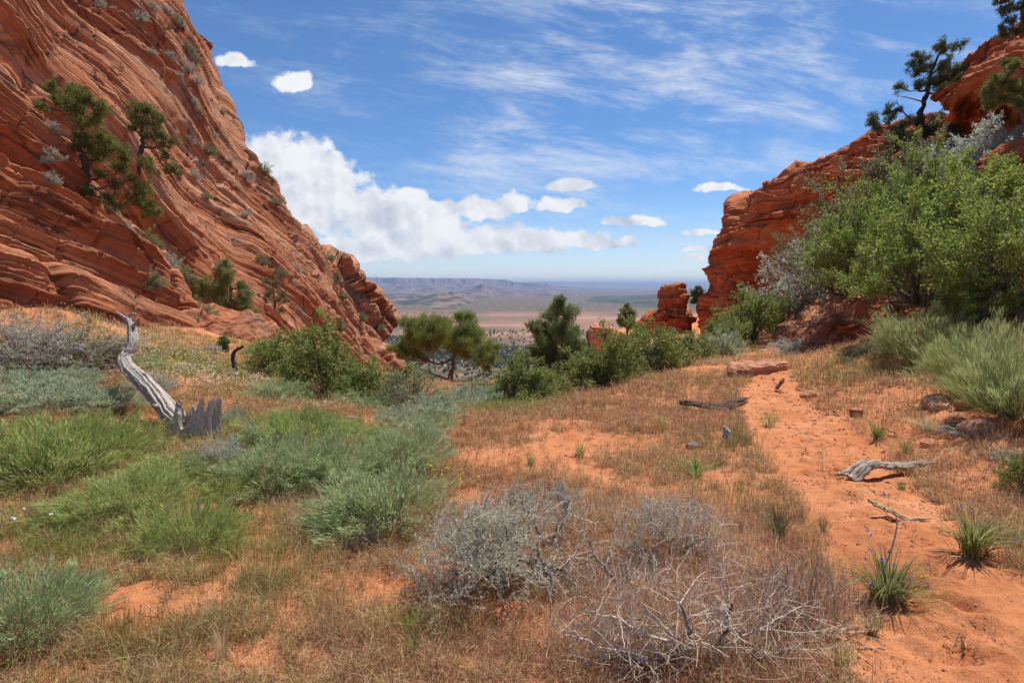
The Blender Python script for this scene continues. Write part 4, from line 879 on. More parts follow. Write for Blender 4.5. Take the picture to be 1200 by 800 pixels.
# bare dead stems
def snag(name, label, cat, base, pts, r0, r1, Y=None, col=(.24,.21,.19), sub=4, seed=1, k=7, at=None, wob=.02, part=True):
    rng = Rng(seed); g = at if at is not None else ground_at(*base); kk = g[1] / F; m = MB()
    P = cr(np.array([W(a, b, g[1] + c * kk) - W(*base, g[1]) for a, b, c in pts]), 8 * len(pts)); L = np.linalg.norm(P[-1] - P[0])
    P += wob * r0 * 6 * rng.normal(size=P.shape); n = len(P); rad = np.linspace(r0, r1, n) * (1 + .08 * rng.normal(size=n))
    m.tube(P, rad, k, vary(col, n, rng, .08, .03))
    for _ in range(sub):
        i = rng.randint(n // 3, n); m.tube(curve(P[i], rng.normal(size=3) + 1.4 * unit(P[min(i + 1, n - 1)] - P[i - 1]), L * rng.uniform(.12, .3), 6, .25, rng), np.linspace(rad[i] * .6, r1 * .3, 6), 5, col)
    o = link(name, m.mesh(name, M_WOOD, True), loc=g); tag(o, label, cat); return o
snag('dead_snag', 'dark curved dead trunk standing in the flowers beside the pine sapling', 'dead trunk', (276, 438), [(276,442,0),(275,430,0),(273,420,2),(276,412,2),(285,407,0)], .06, .03, col=(.085,.065,.055), sub=0)
snag('fallen_log', 'pale grey fallen log behind the dark curved trunk', 'log', (290, 437), [(262,434,0),(280,438,2),(300,436,6),(318,435,10)], .07, .045, col=(.34,.29,.25), sub=5)
snag('dead_branch', 'black bent dead branch beside the base of the gnarled juniper', 'dead branch', (540, 470), [(530,468,-4),(536,462,0),(546,461,4),(543,472,6)], .035, .02, col=(.05,.04,.035), sub=1)
snag('fallen_branch', 'grey fallen branch on the orange patch below the oak pair', 'branch', (425, 494), [(400,491,0),(415,490,4),(430,495,0),(446,500,-2)], .035, .02, col=(.27,.24,.21), sub=5)
snag('dead_branch', 'bleached bare branch sticking up against the dark right cliff', 'dead branch', (958, 282), [(958,300,0),(957,285,0),(953,270,0),(956,260,0)], .03, .01, at=W(958, 282, 24), col=(.18,.15,.13), sub=8)
snag('dead_branch', 'thin bare twig standing on the rim of the right cliff', 'dead branch', (950, 196), [(950,198,0),(950,190,0)], .04, .01, at=W(950, 196, 43), col=(.10,.08,.07), sub=4)
snag('dead_branch', 'dark bare branch with forks rising from the rim shrubs below the pale outcrop', 'dead branch', (694, 420), [(694,426,0),(692,412,0),(689,398,0),(688,388,0)], .035, .012, at=W(694, 420, 13.2), col=(.08,.07,.06), sub=7)

# ---- the big dead tree at left: leaning trunk, forked tip, splintered stump plates
def dead_tree():
    rng = Rng(5); base = (222, 512); g = ground_at(*base); kk = g[1] / F
    L = lambda a, b, c=0: W(a, b, g[1] + c * kk) - g
    root = empty('dead_tree', g); tag(root, 'silver-grey fallen dead tree with a crooked trunk and splintered stump in the left meadow', 'dead tree')
    grain = lambda n: vary((.36, .31, .27), n, rng, .13, .03)
    m = MB(); P = cr(np.array([L(222,502,20), L(203,488,50), L(192,474,80), L(176,456,110), L(163,443,140), L(151,433,160), L(145,423,170), L(149,414,180), L(155,400,190), L(155,390,200), L(153,381,205), L(149,373,210)]), 60)
    n = len(P); rad = np.interp(np.linspace(0, 1, n), [0, .12, .35, .55, .8, 1], [.12, .11, .098, .085, .065, .04]); P += .003 * rng.normal(size=P.shape)
    # the trunk: a core wrapped in long, slowly twisting, split strands of grain
    m.tube(P, rad * .92, 12, (.34, .30, .26)); T_ = unit(np.gradient(P, axis=0)); A_ = unit(np.cross(T_, [.31, .92, .2])); B_ = np.cross(T_, A_); u = np.arange(n) / n
    for j in range(24):
        th = j / 24 * 6.283 + 1.6 * u + .12 * np.cumsum(rng.normal(size=n)) * .4; lo = rng.randint(0, 12) if rng.rand() < .5 else 0; hi = n if rng.rand() < .6 else rng.randint(30, n)
        rr = rad * (.90 + .05 * rng.normal() + .03 * np.sin(u * 30 + j)); Q = P + (np.cos(th) * rr)[:, None] * A_ + (np.sin(th) * rr)[:, None] * B_
        g0 = rng.uniform(.82, 1.1); m.tube(Q[lo:hi], (rad * rng.uniform(.14, .22) * (1 + .15 * rng.normal(size=n)))[lo:hi], 5, vary((.44, .385, .33), hi - lo, rng, .05, .01) * g0)
    link('trunk', m.mesh('trunk', M_WOOD, True), root)
    for pts, r0 in [([(154,385,202),(158,380,202),(161,376,203),(163,373,203)], .035), ([(152,378,208),(146,372,210),(140,368,212),(135,365,214)], .035), ([(150,374,210),(152,369,211),(156,367,212),(160,369,213)], .024), ([(146,422,172),(141,418,172),(138,417,170)], .05), ([(192,472,85),(184,476,65),(178,474,60)], .05), ([(163,442,140),(170,438,130),(174,444,120)], .03)]:
        m = MB(); Q = cr(np.array([L(*p) for p in pts]), 14); m.tube(Q, np.linspace(r0, r0 * .3, 14), 7, grain(14)); link('branch', m.mesh('branch', M_WOOD, True), root)
    # hollow splintered stump: a jagged shell of weathered wood, open toward the viewer
    m = MB(); na, nv = 150, 16; th = np.linspace(0, 2 * math.pi, na, endpoint=False); c2 = np.stack([np.cos(th), np.sin(th), 0 * th], -1)
    top = .34 + .20 * pn(c2 * 1.7 + 4) + .13 * pn(c2 * 3.1 + 9) + .05 * np.abs(pn(c2 * 17 + 2)); top *= 1 - .62 * np.exp(-((th - 4.45) / .38) ** 2) - .30 * np.exp(-((th - 5.3) / .12) ** 2)
    top *= 1 + .45 * np.exp(-((th - 3.55) / .25) ** 2) + .25 * np.exp(-((th - 5.8) / .3) ** 2); top = np.clip(top, .07, .62)
    rid = 1 + .10 * pn(c2 * 9 + 1) + .06 * pn(c2 * 26 + 3); tone = np.clip(1 + .55 * pn(c2 * 13 + 7) + .3 * pn(c2 * 37 + 5), .55, 1.3); cen = L(228, 508, 10)
    prof = np.linspace(0, 1, nv); V = []; Cc = []
    for side in (0, 1):
        for f_ in (prof if side == 0 else prof[::-1]):
            rr = (1 + .35 * (1 - f_) ** 3 if side == 0 else .80 - .10 * (1 - f_)) * rid * (1 + .03 * pn(np.stack([th * 4, 0 * th + f_ * 3, 0 * th + side * 7], -1)))
            if side == 1 and f_ > .98: rr = rr * 1.12
            z_ = f_ * top * (1 - .02 * side) - .04; V.append(np.stack([cen[0] + .26 * rr * np.cos(th) + .22 * z_, cen[1] + .17 * rr * np.sin(th), cen[2] + z_], -1)); Cc.append(np.array([(.60, .53, .45)]) * (tone * (1 if side == 0 else .8) * (1 + .05 * rng.normal(size=na)))[:, None])
    nr = len(V); i = np.arange(nr - 1)[:, None] * na; j = np.arange(na)[None, :]; j2 = (j + 1) % na
    m.add(np.concatenate(V), np.stack([i + j, i + j2, i + na + j2, i + na + j], -1).reshape(-1, 4), c=np.clip(np.concatenate(Cc), .03, .8)); link('stump', m.mesh('stump', M_WOOD), root)
    for a in range(6):
        m = MB(); Q = curve(L(198 + 7 * a, 510, 2), (rng.normal() - .3, -.6, -.5), .24, 7, .2, rng, grav=.1); m.tube(Q, np.linspace(.03, .008, 7), 6, grain(7)); link('root', m.mesh('root', M_WOOD, True), root)
dead_tree()

# ---- weathered logs beside the path: bundles of split strands
def split_log(name, label, cat, base, spine, widths, thick, strands, seed, col=(.46,.35,.26), fan=None, dark=.5, lift=0.0):
    rng = Rng(seed); g = ground_at(*base); kk = g[1] / F; m = MB()
    S = cr(np.array([[(a - base[0]) * kk, c * kk * 1.0, 0.0] for a, b, c in spine]), 26); Z = cr(np.array([-(b - base[1]) * kk for a, b, c in spine]), 26)
    yb = np.array([height(np.array([g[0] + p[0]]), np.array([g[1] + p[1]]))[0] - g[2] for p in S]); S[:, 2] = np.maximum(Z, yb + thick * .3) + lift
    wd = cr(np.array(widths, float), 26); T_ = unit(np.gradient(S, axis=0)); side = unit(np.cross(T_, [0, 0, 1.0])); upv = np.cross(side, T_)
    for i in range(strands):
        u = (i + .5) / strands * 2 - 1; off = side * (u * wd)[:, None] + upv * (thick * (1 - u * u) ** .5 * .9) + .004 * rng.normal(size=S.shape)
        a, b = (rng.uniform(0, .12), rng.uniform(.82, 1)); lo, hi = int(a * 25), int(b * 25) + 1
        r = thick * rng.uniform(.35, .6) * np.interp(np.linspace(0, 1, hi - lo), [0, .08, .9, 1], [.5, 1, .9, .15])
        c = np.array(col) * (dark if rng.rand() < .22 else rng.uniform(.8, 1.15))
        m.tube((S + off)[lo:hi], r, 6, c)
    o = link(name, m.mesh(name, M_WOOD, True), loc=g); tag(o, label, cat)
split_log('weathered_log', 'grey arched weathered log with split grain lying across the sandy path', 'log', (1040, 560), [(984,566,-8),(998,555,-4),(1016,545,0),(1040,549,4),(1070,550,8),(1114,545,14)], [.10, .085, .07, .055, .045, .02], .036, 13, 31, (.44, .345, .27))
split_log('split_wood', 'tan split piece of wood lying on the path below the arched log', 'wood piece', (1055, 610), [(1020,590,10),(1035,597,6),(1056,607,0),(1086,628,-14)], [.03, .04, .045, .02], .018, 6, 32, (.52, .36, .22))
split_log('rotten_log', 'dark rotten log half sunk in the sand left of the path', 'log', (838, 483), [(796,475,6),(815,476,3),(840,479,0),(862,475,4),(888,470,8)], [.04, .08, .13, .14, .05], .055, 12, 33, (.16, .10, .07))
split_log('wood_scrap', 'short red-brown wood scrap standing at the path edge above the bend', 'wood piece', (916, 458), [(909,458,0),(915,452,2),(922,444,6)], [.03, .035, .02], .025, 4, 34, (.25, .09, .05))
split_log('wood_scrap', 'bleached twisted wood scrap in the grass left of the path', 'wood piece', (853, 517), [(848,502,8),(853,507,4),(851,514,0),(857,521,-2)], [.025, .035, .035, .02], .025, 5, 35, (.42, .38, .36))
split_log('wood_scrap', 'grey knobby wood scrap above the little green yucca-like tuft', 'wood piece', (812, 526), [(805,529,0),(812,524,0),(820,527,0)], [.03, .06, .03], .04, 6, 36, (.32, .26, .22))
split_log('wood_scrap', 'pale stick lying in the lower right corner of the dead brush', 'wood piece', (1010, 765), [(996,756,6),(1018,765,0),(1042,776,-5)], [.008, .008, .005], .007, 2, 37, (.60, .45, .30))
snag('stick', 'thin white curved stick leaning out of the grass tuft beside the path', 'stick', (1018, 700), [(1010,705,-3),(1030,680,0),(1046,640,3),(1051,612,6),(1046,598,6)], .006, .003, col=(.50,.46,.44), sub=0, wob=.01)
snag('straw_stalk', 'single pale straw stalk lying on the left foreground sand', 'stalk', (190, 726), [(172,710,0),(190,726,0),(205,740,0)], .0035, .002, col=(.70,.55,.34), sub=0)
# ------------------------------------------------------------------ foreground sagebrush and dead brush
def brush(name, label, base, trunks, twigs, leafn, seed, twigcol, leafcol, reach, leafpart=(0, 1), tl=(.10, .35), up=.06, r0=.018, droop=0.0, lsize=(.014, .0048), bias=(0, 0, .5), tone=(.07, .055, .048), wob=.17):
    """woody desert shrub: gnarled main stems (photo px), many forking twigs, small leaves on part of them"""
    rng = Rng(seed); g = ground_at(*base); kk = g[1] / F; root = empty(name, g); tag(root, label, 'sagebrush' if leafn else 'dead brush')
    L = lambda a, b, c=0: W(a, b, g[1] + c * kk) - g; nodes = []; m = MB()
    for pts, r in trunks:
        P = cr(np.array([L(*p) for p in pts]), 14) + .006 * rng.normal(size=(14, 3)); rad = np.linspace(r, r * .45, 14)
        m.tube(P, rad, 7, vary(tone if r > .009 else twigcol, 14, rng, .15, .04)); nodes += [(P[i], unit(P[i] - P[i - 1]), rad[i]) for i in range(4, 14)]
    link('main_stems', m.mesh('main_stems', M_WOOD, True), root)
    m = MB(); tips = []
    fr = list(nodes)
    for i in range(twigs):
        p, d, r = fr[rng.randint(len(fr))] if i > 40 else nodes[rng.randint(len(nodes))]
        dd = unit(d * .8 + rng.normal(size=3) * .75 + np.array(bias)); Lt = rng.uniform(*tl) * (1 if i < twigs * .3 else .55)
        P = curve(p, dd, Lt, 6, wob, rng, up=up, grav=droop); P[:, 2] = np.maximum(P[:, 2], height(P[:, 0] + g[0], P[:, 1] + g[1], False) - g[2] - .005)
        q = np.linalg.norm((P[-1]) * np.array([1, 1, 1.3]));
        if q > reach * 1.15: continue
        rr = min(r * .6, .0046) * (1 if i < twigs * .3 else .6); m.tube(P, np.linspace(rr, .0011, 6), 3, vary(twigcol, 1, rng, .22, .05)[0])
        if i < twigs * .75: fr += [(P[3], unit(P[3] - P[2]), rr), (P[5], unit(P[5] - P[4]), rr * .7)]
        tips.append(P)
    link('twigs', m.mesh('twigs', M_TWIG), root)
    if leafn:
        T_ = np.array(tips); keep = (T_[:, 5, 0] * leafpart[0] + T_[:, 5, 2] * leafpart[1]) > -.02 + .10 * rng.normal(size=len(T_)); T_ = T_[keep]
        if len(T_):
            i = rng.randint(0, len(T_), leafn); j = rng.randint(1, 6, leafn); f = rng.rand(leafn, 1); C = T_[i, j] * f + T_[i, j - 1] * (1 - f); A = unit(T_[i, j] - T_[i, j - 1]) + .7 * rng.normal(size=(leafn, 3)) + [0, 0, .3]
            m = MB(); m.leaves(C + .004 * rng.normal(size=C.shape), A, lsize[0] * rng.uniform(.6, 1.4, leafn), lsize[1] * rng.uniform(.7, 1.4, leafn), vary(leafcol, leafn, rng, .2, .05), rng); link('foliage', m.mesh('foliage', M_LEAF), root)
    return root
SIL = (.56, .55, .43); TW = (.62, .53, .43)
brush('sagebrush', 'silver sagebrush with a black twisted trunk in the centre foreground', (596, 690),
      [([(600,694,0),(592,680,0),(584,672,0),(583,655,0),(592,640,4),(597,618,4)], .022), ([(600,692,0),(588,678,4),(570,660,8),(560,640,10),(555,612,12)], .012), ([(598,690,0),(580,676,-8),(555,668,-14),(530,672,-18)], .011),
       ([(590,680,0),(572,665,6),(540,640,10),(515,620,12)], .010), ([(592,684,0),(600,668,6),(612,655,8),(640,662,8),(668,672,6)], .016), ([(588,680,0),(600,650,10),(612,630,14),(622,612,16)], .012), ([(590,684,0),(560,690,-14),(520,700,-20),(505,706,-24)], .009), ([(590,676,0),(575,640,0),(566,600,4),(580,570,6)], .008), ([(590,684,0),(600,700,-16),(592,712,-24)], .009)],
      1500, 27000, 41, TW, SIL, .62, leafpart=(-.55, .75), tl=(.12, .32))
brush('sagebrush', 'grey-leaved sagebrush just behind and right of the black-trunked one', (640, 640),
      [([(640,644,0),(632,625,0),(620,600,2),(612,580,2)], .011), ([(642,644,0),(655,620,4),(662,600,6),(668,585,6)], .010), ([(640,644,0),(600,625,4),(585,600,6),(578,580,6)], .009)],
      650, 6500, 42, TW, (.40, .41, .34), .50, tl=(.10, .24))
brush('broken_branch', 'broken pale branch with frayed twigs lying right of the black-trunked sagebrush', (660, 690),
      [([(628,640,4),(634,655,2),(646,668,0),(668,676,0),(700,700,-6)], .017), ([(610,650,4),(622,662,0),(640,672,-2)], .013), ([(636,690,-4),(655,680,0),(680,690,-4),(716,716,-10)], .014)],
      420, 0, 43, (.42, .37, .33), SIL, .40, tl=(.08, .22), tone=(.33, .26, .20), bias=(0, -.3, .1))
brush('broken_branch', 'bare upright forked branch of pale wood right of the broken one', (722, 692),
      [([(722,694,0),(716,672,0),(702,656,0),(692,640,2),(690,628,2)], .013), ([(722,694,0),(732,680,2),(735,668,2)], .011)], 160, 0, 44, TW, SIL, .30, tl=(.06, .16), tone=(.36, .29, .22))
brush('dead_brush', 'silvery dead branches with sparse grey leaves spreading behind the foreground fan of twigs', (790, 660),
      [([(770,676,-4),(790,662,0),(806,640,2),(828,630,4)], .014), ([(795,660,0),(812,652,2),(824,664,2)], .012), ([(790,660,0),(780,630,6),(762,612,8)], .009), ([(780,668,0),(765,650,0),(745,640,0)], .008)],
      900, 7500, 45, (.58, .49, .39), (.54, .52, .43), .46, tl=(.10, .26), tone=(.20, .16, .14))
brush('dead_brush', 'broad fan of dead grey branches at the bottom centre', (815, 782),
      [([(818,792,0),(812,776,0),(790,768,-4),(750,770,-6),(700,772,-8),(660,782,-8)], .013), ([(815,786,0),(808,760,4),(806,735,4),(796,705,4)], .010), ([(816,786,0),(835,762,2),(850,740,4),(858,710,4)], .012), ([(812,782,0),(770,748,4),(730,730,8),(690,716,12)], .009),
       ([(815,786,0),(790,790,-10),(760,800,-14)], .010), ([(816,788,0),(850,775,-4),(890,770,-6),(930,760,-6)], .010), ([(815,784,0),(780,735,10),(750,705,14)], .008), ([(816,786,0),(860,752,6),(900,730,8)], .009), ([(816,786,0),(720,760,4),(655,740,4)],.008)],
      1350, 0, 46, (.62, .52, .42), SIL, .60, tl=(.10, .30), tone=(.17, .14, .125), up=.02, bias=(0, 0, .3))
brush('dead_brush', 'dark dead shrub with upright reddish wands at the lower right of the brush', (935, 745),
      [([(935,752,0),(930,730,0),(925,700,2),(922,660,2)], .008), ([(935,752,0),(945,720,2),(950,690,2),(958,650,2)], .007), ([(935,752,0),(915,735,2),(900,710,2)], .008), ([(935,752,0),(960,745,-4),(985,752,-8)], .009), ([(935,752,0),(950,762,-8),(975,772,-12)], .008), ([(932,750,0),(905,760,-8),(880,765,-10)], .008)],
      950, 0, 47, (.54, .40, .29), SIL, .46, tl=(.14, .34), tone=(.08, .065, .055), bias=(0, 0, .9), wob=.12)
brush('dead_brush', 'small bare reddish shrub with a green heart left of the silver sagebrush', (425, 655),
      [([(425,658,0),(415,645,0),(405,632,0)], .005), ([(425,658,0),(424,640,0),(423,628,0)], .006), ([(425,658,0),(440,640,0),(450,630,0)], .005)], 260, 0, 48, (.30, .24, .20), SIL, .28, tl=(.06, .2), bias=(0, 0, .7))
brush('dead_brush', 'low dead twigs on the litter at the right edge of the path', (1150, 560), [([(1120,556,0),(1150,560,0),(1180,552,0)], .006), ([(1140,572,0),(1160,562,0),(1185,570,0)], .005)], 300, 0, 49, (.30, .27, .26), SIL, .45, tl=(.08, .22), bias=(0, 0, -.1), up=0)

# ---- grass tufts with long curved blades
def tuft(name, label, px, py, w, h, n, c0, c1, seed, bend=.6, bw=.006, flower=None, spread=.25, cat='grass tuft', group=None):
    rng = Rng(seed); g = ground_at(px, py); kk = g[1] / F; Wd, H = w * kk, h * kk; m = MB(); a = rng.uniform(0, 6.283, n); D = np.stack([np.cos(a), np.sin(a), 0 * a], -1)
    B = D * Wd * spread * .5 * rng.rand(n, 1) + [0, 0, -.01]; hh = H * rng.uniform(.55, 1.1, n); bb = bend * rng.uniform(.2, 1.5, n) * (Wd * .5 / H)
    S = unit(np.cross(D, [0, 0, 1.0]) + .3 * rng.normal(size=(n, 3))); ts = np.linspace(0, 1, 6); wf = np.array([.8, 1, .9, .7, .45, .04]) * .5; V = []
    for t_, w_ in zip(ts, wf):
        c = B + D * (hh * bb * t_ ** 2)[:, None] + np.array([0, 0, 1.0]) * (hh * (t_ - .42 * np.minimum(bb, 1.3) * t_ ** 3))[:, None]
        V += [c + S * bw * w_, c - S * bw * w_]
    V = np.stack(V, 1); q = np.array([[2 * i, 2 * i + 1, 2 * i + 3, 2 * i + 2] for i in range(5)]); k = (np.arange(n) * 12)[:, None, None]
    f = rng.rand(n, 1); c = vary(c0, n, rng, .15, .08) * (1 - f) + vary(c1, n, rng, .15, .08) * f
    m.add(V.reshape(-1, 3), (k + q[None]).reshape(-1, 4), c=np.repeat(c, 12, axis=0))
    root = empty(name, g); tag(root, label, cat, group); link('blades', m.mesh('blades', M_GRASS), root)
    if flower:
        m = MB(); nf = 9; C = np.stack([rng.normal(size=nf) * Wd * .25, rng.normal(size=nf) * Wd * .2, H * rng.uniform(.6, 1.0, nf)], -1)
        C = np.repeat(C, 6, axis=0); m.leaves(C + .004 * rng.normal(size=C.shape), rng.normal(size=C.shape), .012, .010, vary(flower, len(C), rng, .1, .05), rng); link('flowers', m.mesh('flowers', M_LEAF), root)
G1 = (.10, .145, .035); G2 = (.21, .25, .07); GY = (.38, .34, .13); STR = (.50, .38, .20)
for a in [('big tuft of long green and yellow blades right of the path', 1140, 655, 100, 62, 170, G1, GY, 51, .8, .009, (.25, .2, .45)),
          ('sprawling green tuft with tiny blue flowers at the bottom of the path', 1040, 708, 150, 75, 240, (.12,.15,.05), (.22,.23,.09), 52, .9, .006, (.12, .2, .6)),
          ('dark green tuft of stiff blades in the reddish grass left of the path', 912, 628, 50, 60, 60, (.07,.085,.045), (.14,.15,.07), 53, .55, .008, None),
          ('fresh green broad-bladed tuft under the grey wood scrap', 815, 560, 36, 38, 40, (.12,.22,.05), (.2,.3,.09), 54, .7, .012, None),
          ('small green grass tuft on the bare sand left of the fresh green tuft', 622, 545, 26, 24, 50, G1, G2, 55, .5, .006, None),
          ('small grass tuft right of the one on the bare sand', 680, 535, 28, 30, 60, G1, GY, 56, .5, .006, None),
          ('straw-coloured tuft at the lower left', 262, 776, 70, 60, 60, STR, (.4,.3,.2), 57, .5, .004, None),
          ('green tuft in the grass right of the pale rounded stone', 1028, 515, 36, 36, 70, G2, G1, 58, .5, .007, None),
          ('thin green tuft above the arched log', 1062, 532, 34, 30, 50, G2, G1, 59, .5, .006, None),
          ('tuft of dry green grass in the middle of the reddish field', 775, 500, 34, 26, 70, G2, STR, 60, .5, .007, None),
          ('tuft of green grass right of the rotten log', 900, 500, 40, 36, 80, G2, STR, 61, .5, .007, None),
          ('little bright tuft at the right border of the path', 1055, 575, 22, 18, 30, G2, G1, 62, .5, .006, None),
          ('dry tuft at the bottom edge beside the path', 985, 790, 70, 50, 90, G2, STR, 63, .7, .004, None),
          ('small dry tuft on the open path at bottom right', 1130, 762, 26, 20, 26, (.22,.16,.06), (.25,.13,.08), 64, .4, .005, None),
          ('green sprig in the bottom centre left of the dead fan', 485, 770, 40, 44, 30, (.14,.24,.05), G2, 65, .3, .007, None),
          ('grass clump at the bottom right corner of the dead brush', 1020, 745, 60, 40, 80, (.2,.2,.07), STR, 66, .6, .005, None),
          ('green clump on the bank below the red outcrop', 985, 425, 30, 22, 70, G2, STR, 67, .5, .012, None),
          ('yellowish clump on the bank right of the flat rock', 1050, 415, 40, 26, 90, G2, STR, 68, .5, .012, None),
          ('tall green clump below the yellow-green broom', 1075, 440, 36, 24, 80, G2, G1, 69, .5, .012, None),
          ('pale dry clump left of the big wispy broom', 1085, 505, 50, 34, 110, (.25,.26,.12), STR, 70, .6, .006, None),
          ('dry clump right of the dark stiff tuft', 965, 625, 34, 40, 50, (.3,.2,.1), (.2,.2,.08), 71, .4, .004, None)]:
    sm_ = a[3] < 60; tuft('grass_tuft', a[0], a[1], a[2], a[3] * (1.5 if sm_ else 1), a[4] * (.85 if sm_ else 1), int(a[5] * (1.3 if sm_ else 1)), tuple(1.3 * q for q in a[6]), tuple(1.25 * q for q in a[7]), a[8], a[9] * (1.5 if sm_ else 1), a[10] * (.75 if sm_ else 1), a[11])

# ------------------------------------------------------------------ ground cover that nobody could count
def sample(n, rmin, rmax, seed, az=(-60, 58)):
    rng = Rng(seed); r = np.exp(rng.uniform(math.log(rmin), math.log(rmax), n)); a = np.radians(rng.uniform(az[0], az[1], n)); return r * np.sin(a), r * np.cos(a), r, rng
def dry_grass():
    x, y, r, rng = sample(210000, 1.7, 32, 71); g = cover(x, y); clump = fbm(np.stack([x * 2.3, y * 2.3, 0 * x], -1), 3)
    fine = fbm(np.stack([x * 9, y * 9, 0 * x + 3], -1), 2)
    keep = rng.rand(len(x)) < g ** 1.1 * np.clip(.80 + .75 * clump + .5 * fine, .03, 1); keep &= ~((y > 24) & (x < 4))
    x, y, r, clump = x[keep], y[keep], r[keep], clump[keep]; z = height(x, y)
    zone = fbm(np.stack([x * .35, y * .35, 0 * x + 8], -1), 3); left = sm(-x / np.maximum(y, 1) + .25 * zone, .15, .5); size = rng.uniform(.55, 1.25, len(x)) * (1 + .5 * np.clip(clump, -.6, .8))
    k = 11; o = rng.uniform(0, 6.283, (len(x), k)); n = len(x) * k; f1 = np.clip(r / 7, .5, 3.2)
    rad = (.006 + .030 * rng.rand(len(x), k)) * f1[:, None] * size[:, None]; ox = rad * np.cos(o); oy = rad * np.sin(o)
    B = np.stack([(x[:, None] + ox), (y[:, None] + oy), (z[:, None] - .012) + 0 * ox], -1).reshape(-1, 3); o = o + .9 * rng.normal(size=o.shape); D = np.stack([np.cos(o), np.sin(o), 0 * o], -1).reshape(-1, 3)
    rep = lambda a: np.repeat(a, k); f = rep(f1); h = (.03 + .11 * rng.rand(n) ** 1.3 + .12 * (rng.rand(n) < .03)) * rep(size) * rep(np.clip(.8 + .05 * r, .8, 1.3)); w = .0036 * f * rng.uniform(.6, 1.5, n)
    pal = np.array([(.40, .185, .095), (.48, .290, .145), (.30, .140, .085), (.56, .43, .25), (.25, .27, .085), (.42, .34, .14), (.30, .20, .15)])
    pr = np.stack([.22 + 0 * x, .24 + 0 * x, .10 + 0 * x, .18 + .1 * left, .10 + .30 * left, .07 + .20 * left, .08 + 0 * x], -1) * np.exp(.7 * zone[:, None] * np.array([1, 1, .5, -.5, -1.5, -1, 0])); pr /= pr.sum(1, keepdims=True)
    ti = (rng.rand(len(x), 1) > np.cumsum(pr, 1)).sum(1).clip(0, 6); bi = (rng.rand(n, 1) > np.cumsum(np.repeat(pr, k, axis=0), 1)).sum(1).clip(0, 6); idx = np.where(rng.rand(n) < .6, rep(ti), bi); c = 1.35 * pal[idx] * (1 + .2 * rng.normal(size=(n, 1)))
    m = MB(); m.blades(B, D, h, w, rng.uniform(.1, 1.0, n), np.clip(c * .85, .01, 1), np.clip(c * 1.15, .01, 1), rng)
    # drooping seed heads on the nearer stems
    rr = rep(r); kk = np.where((rr < 12) & (rng.rand(n) < .30))[0]; T_ = B[kk] + D[kk] * (h[kk] * .4)[:, None] + np.array([0, 0, 1.0]) * (h[kk] * .8)[:, None]
    for j in range(2):
        m.leaves(T_ + .006 * rng.normal(size=T_.shape), D[kk] * .6 + [0, 0, -.6] + .6 * rng.normal(size=(len(kk), 3)), .024 * rng.uniform(.6, 1.4, len(kk)) * np.clip(f[kk], .7, 1.5), .0052 * np.clip(f[kk], .7, 2), np.clip(np.array([(.34, .15, .105)]) * (1 + .3 * rng.normal(size=(len(kk), 1))), .01, 1), rng)
    struct(link('dry_grass', m.mesh('dry_grass', M_GRASS)), 'rust-red dry cheatgrass covering the saddle', 'stuff')
dry_grass()
def grey_stubble():
    """thin grey wands standing densely behind the foreground brush, and dry stems round it"""
    rng = Rng(72); n = 9000; cs = [((700, 615), .55, .22), ((770, 600), .5, .2), ((840, 630), .4, .3), ((900, 690), .30, .25), ((650, 600), .35, .15), ((790, 720), .5, .3), ((700, 760), .35, .2), ((880, 770), .3, .15), ((960, 700), .22, .2), ((350, 600), .3, .15)]
    m = MB(); wts = np.array([c[1] * c[2] for c in cs]); wts /= wts.sum()
    for (p, a, b), w in zip(cs, wts):
        g = ground_at(*p); k = int(n * w); x = g[0] + rng.normal(size=k) * a * .55; y = g[1] + rng.normal(size=k) * b * .8; z = height(x, y); an = rng.uniform(0, 6.283, k)
        m.blades(np.stack([x, y, z], -1), np.stack([np.cos(an), np.sin(an), 0 * an], -1), rng.uniform(.05, .19, k), .0034, rng.uniform(0, .5, k), vary((.50, .34, .20), k, rng, .25, .06), vary((.70, .55, .38), k, rng, .25, .06), rng)
    struct(link('dry_stems', m.mesh('dry_stems', M_GRASS)), 'thin grey dry stems standing among the foreground brush', 'stuff')
grey_stubble()
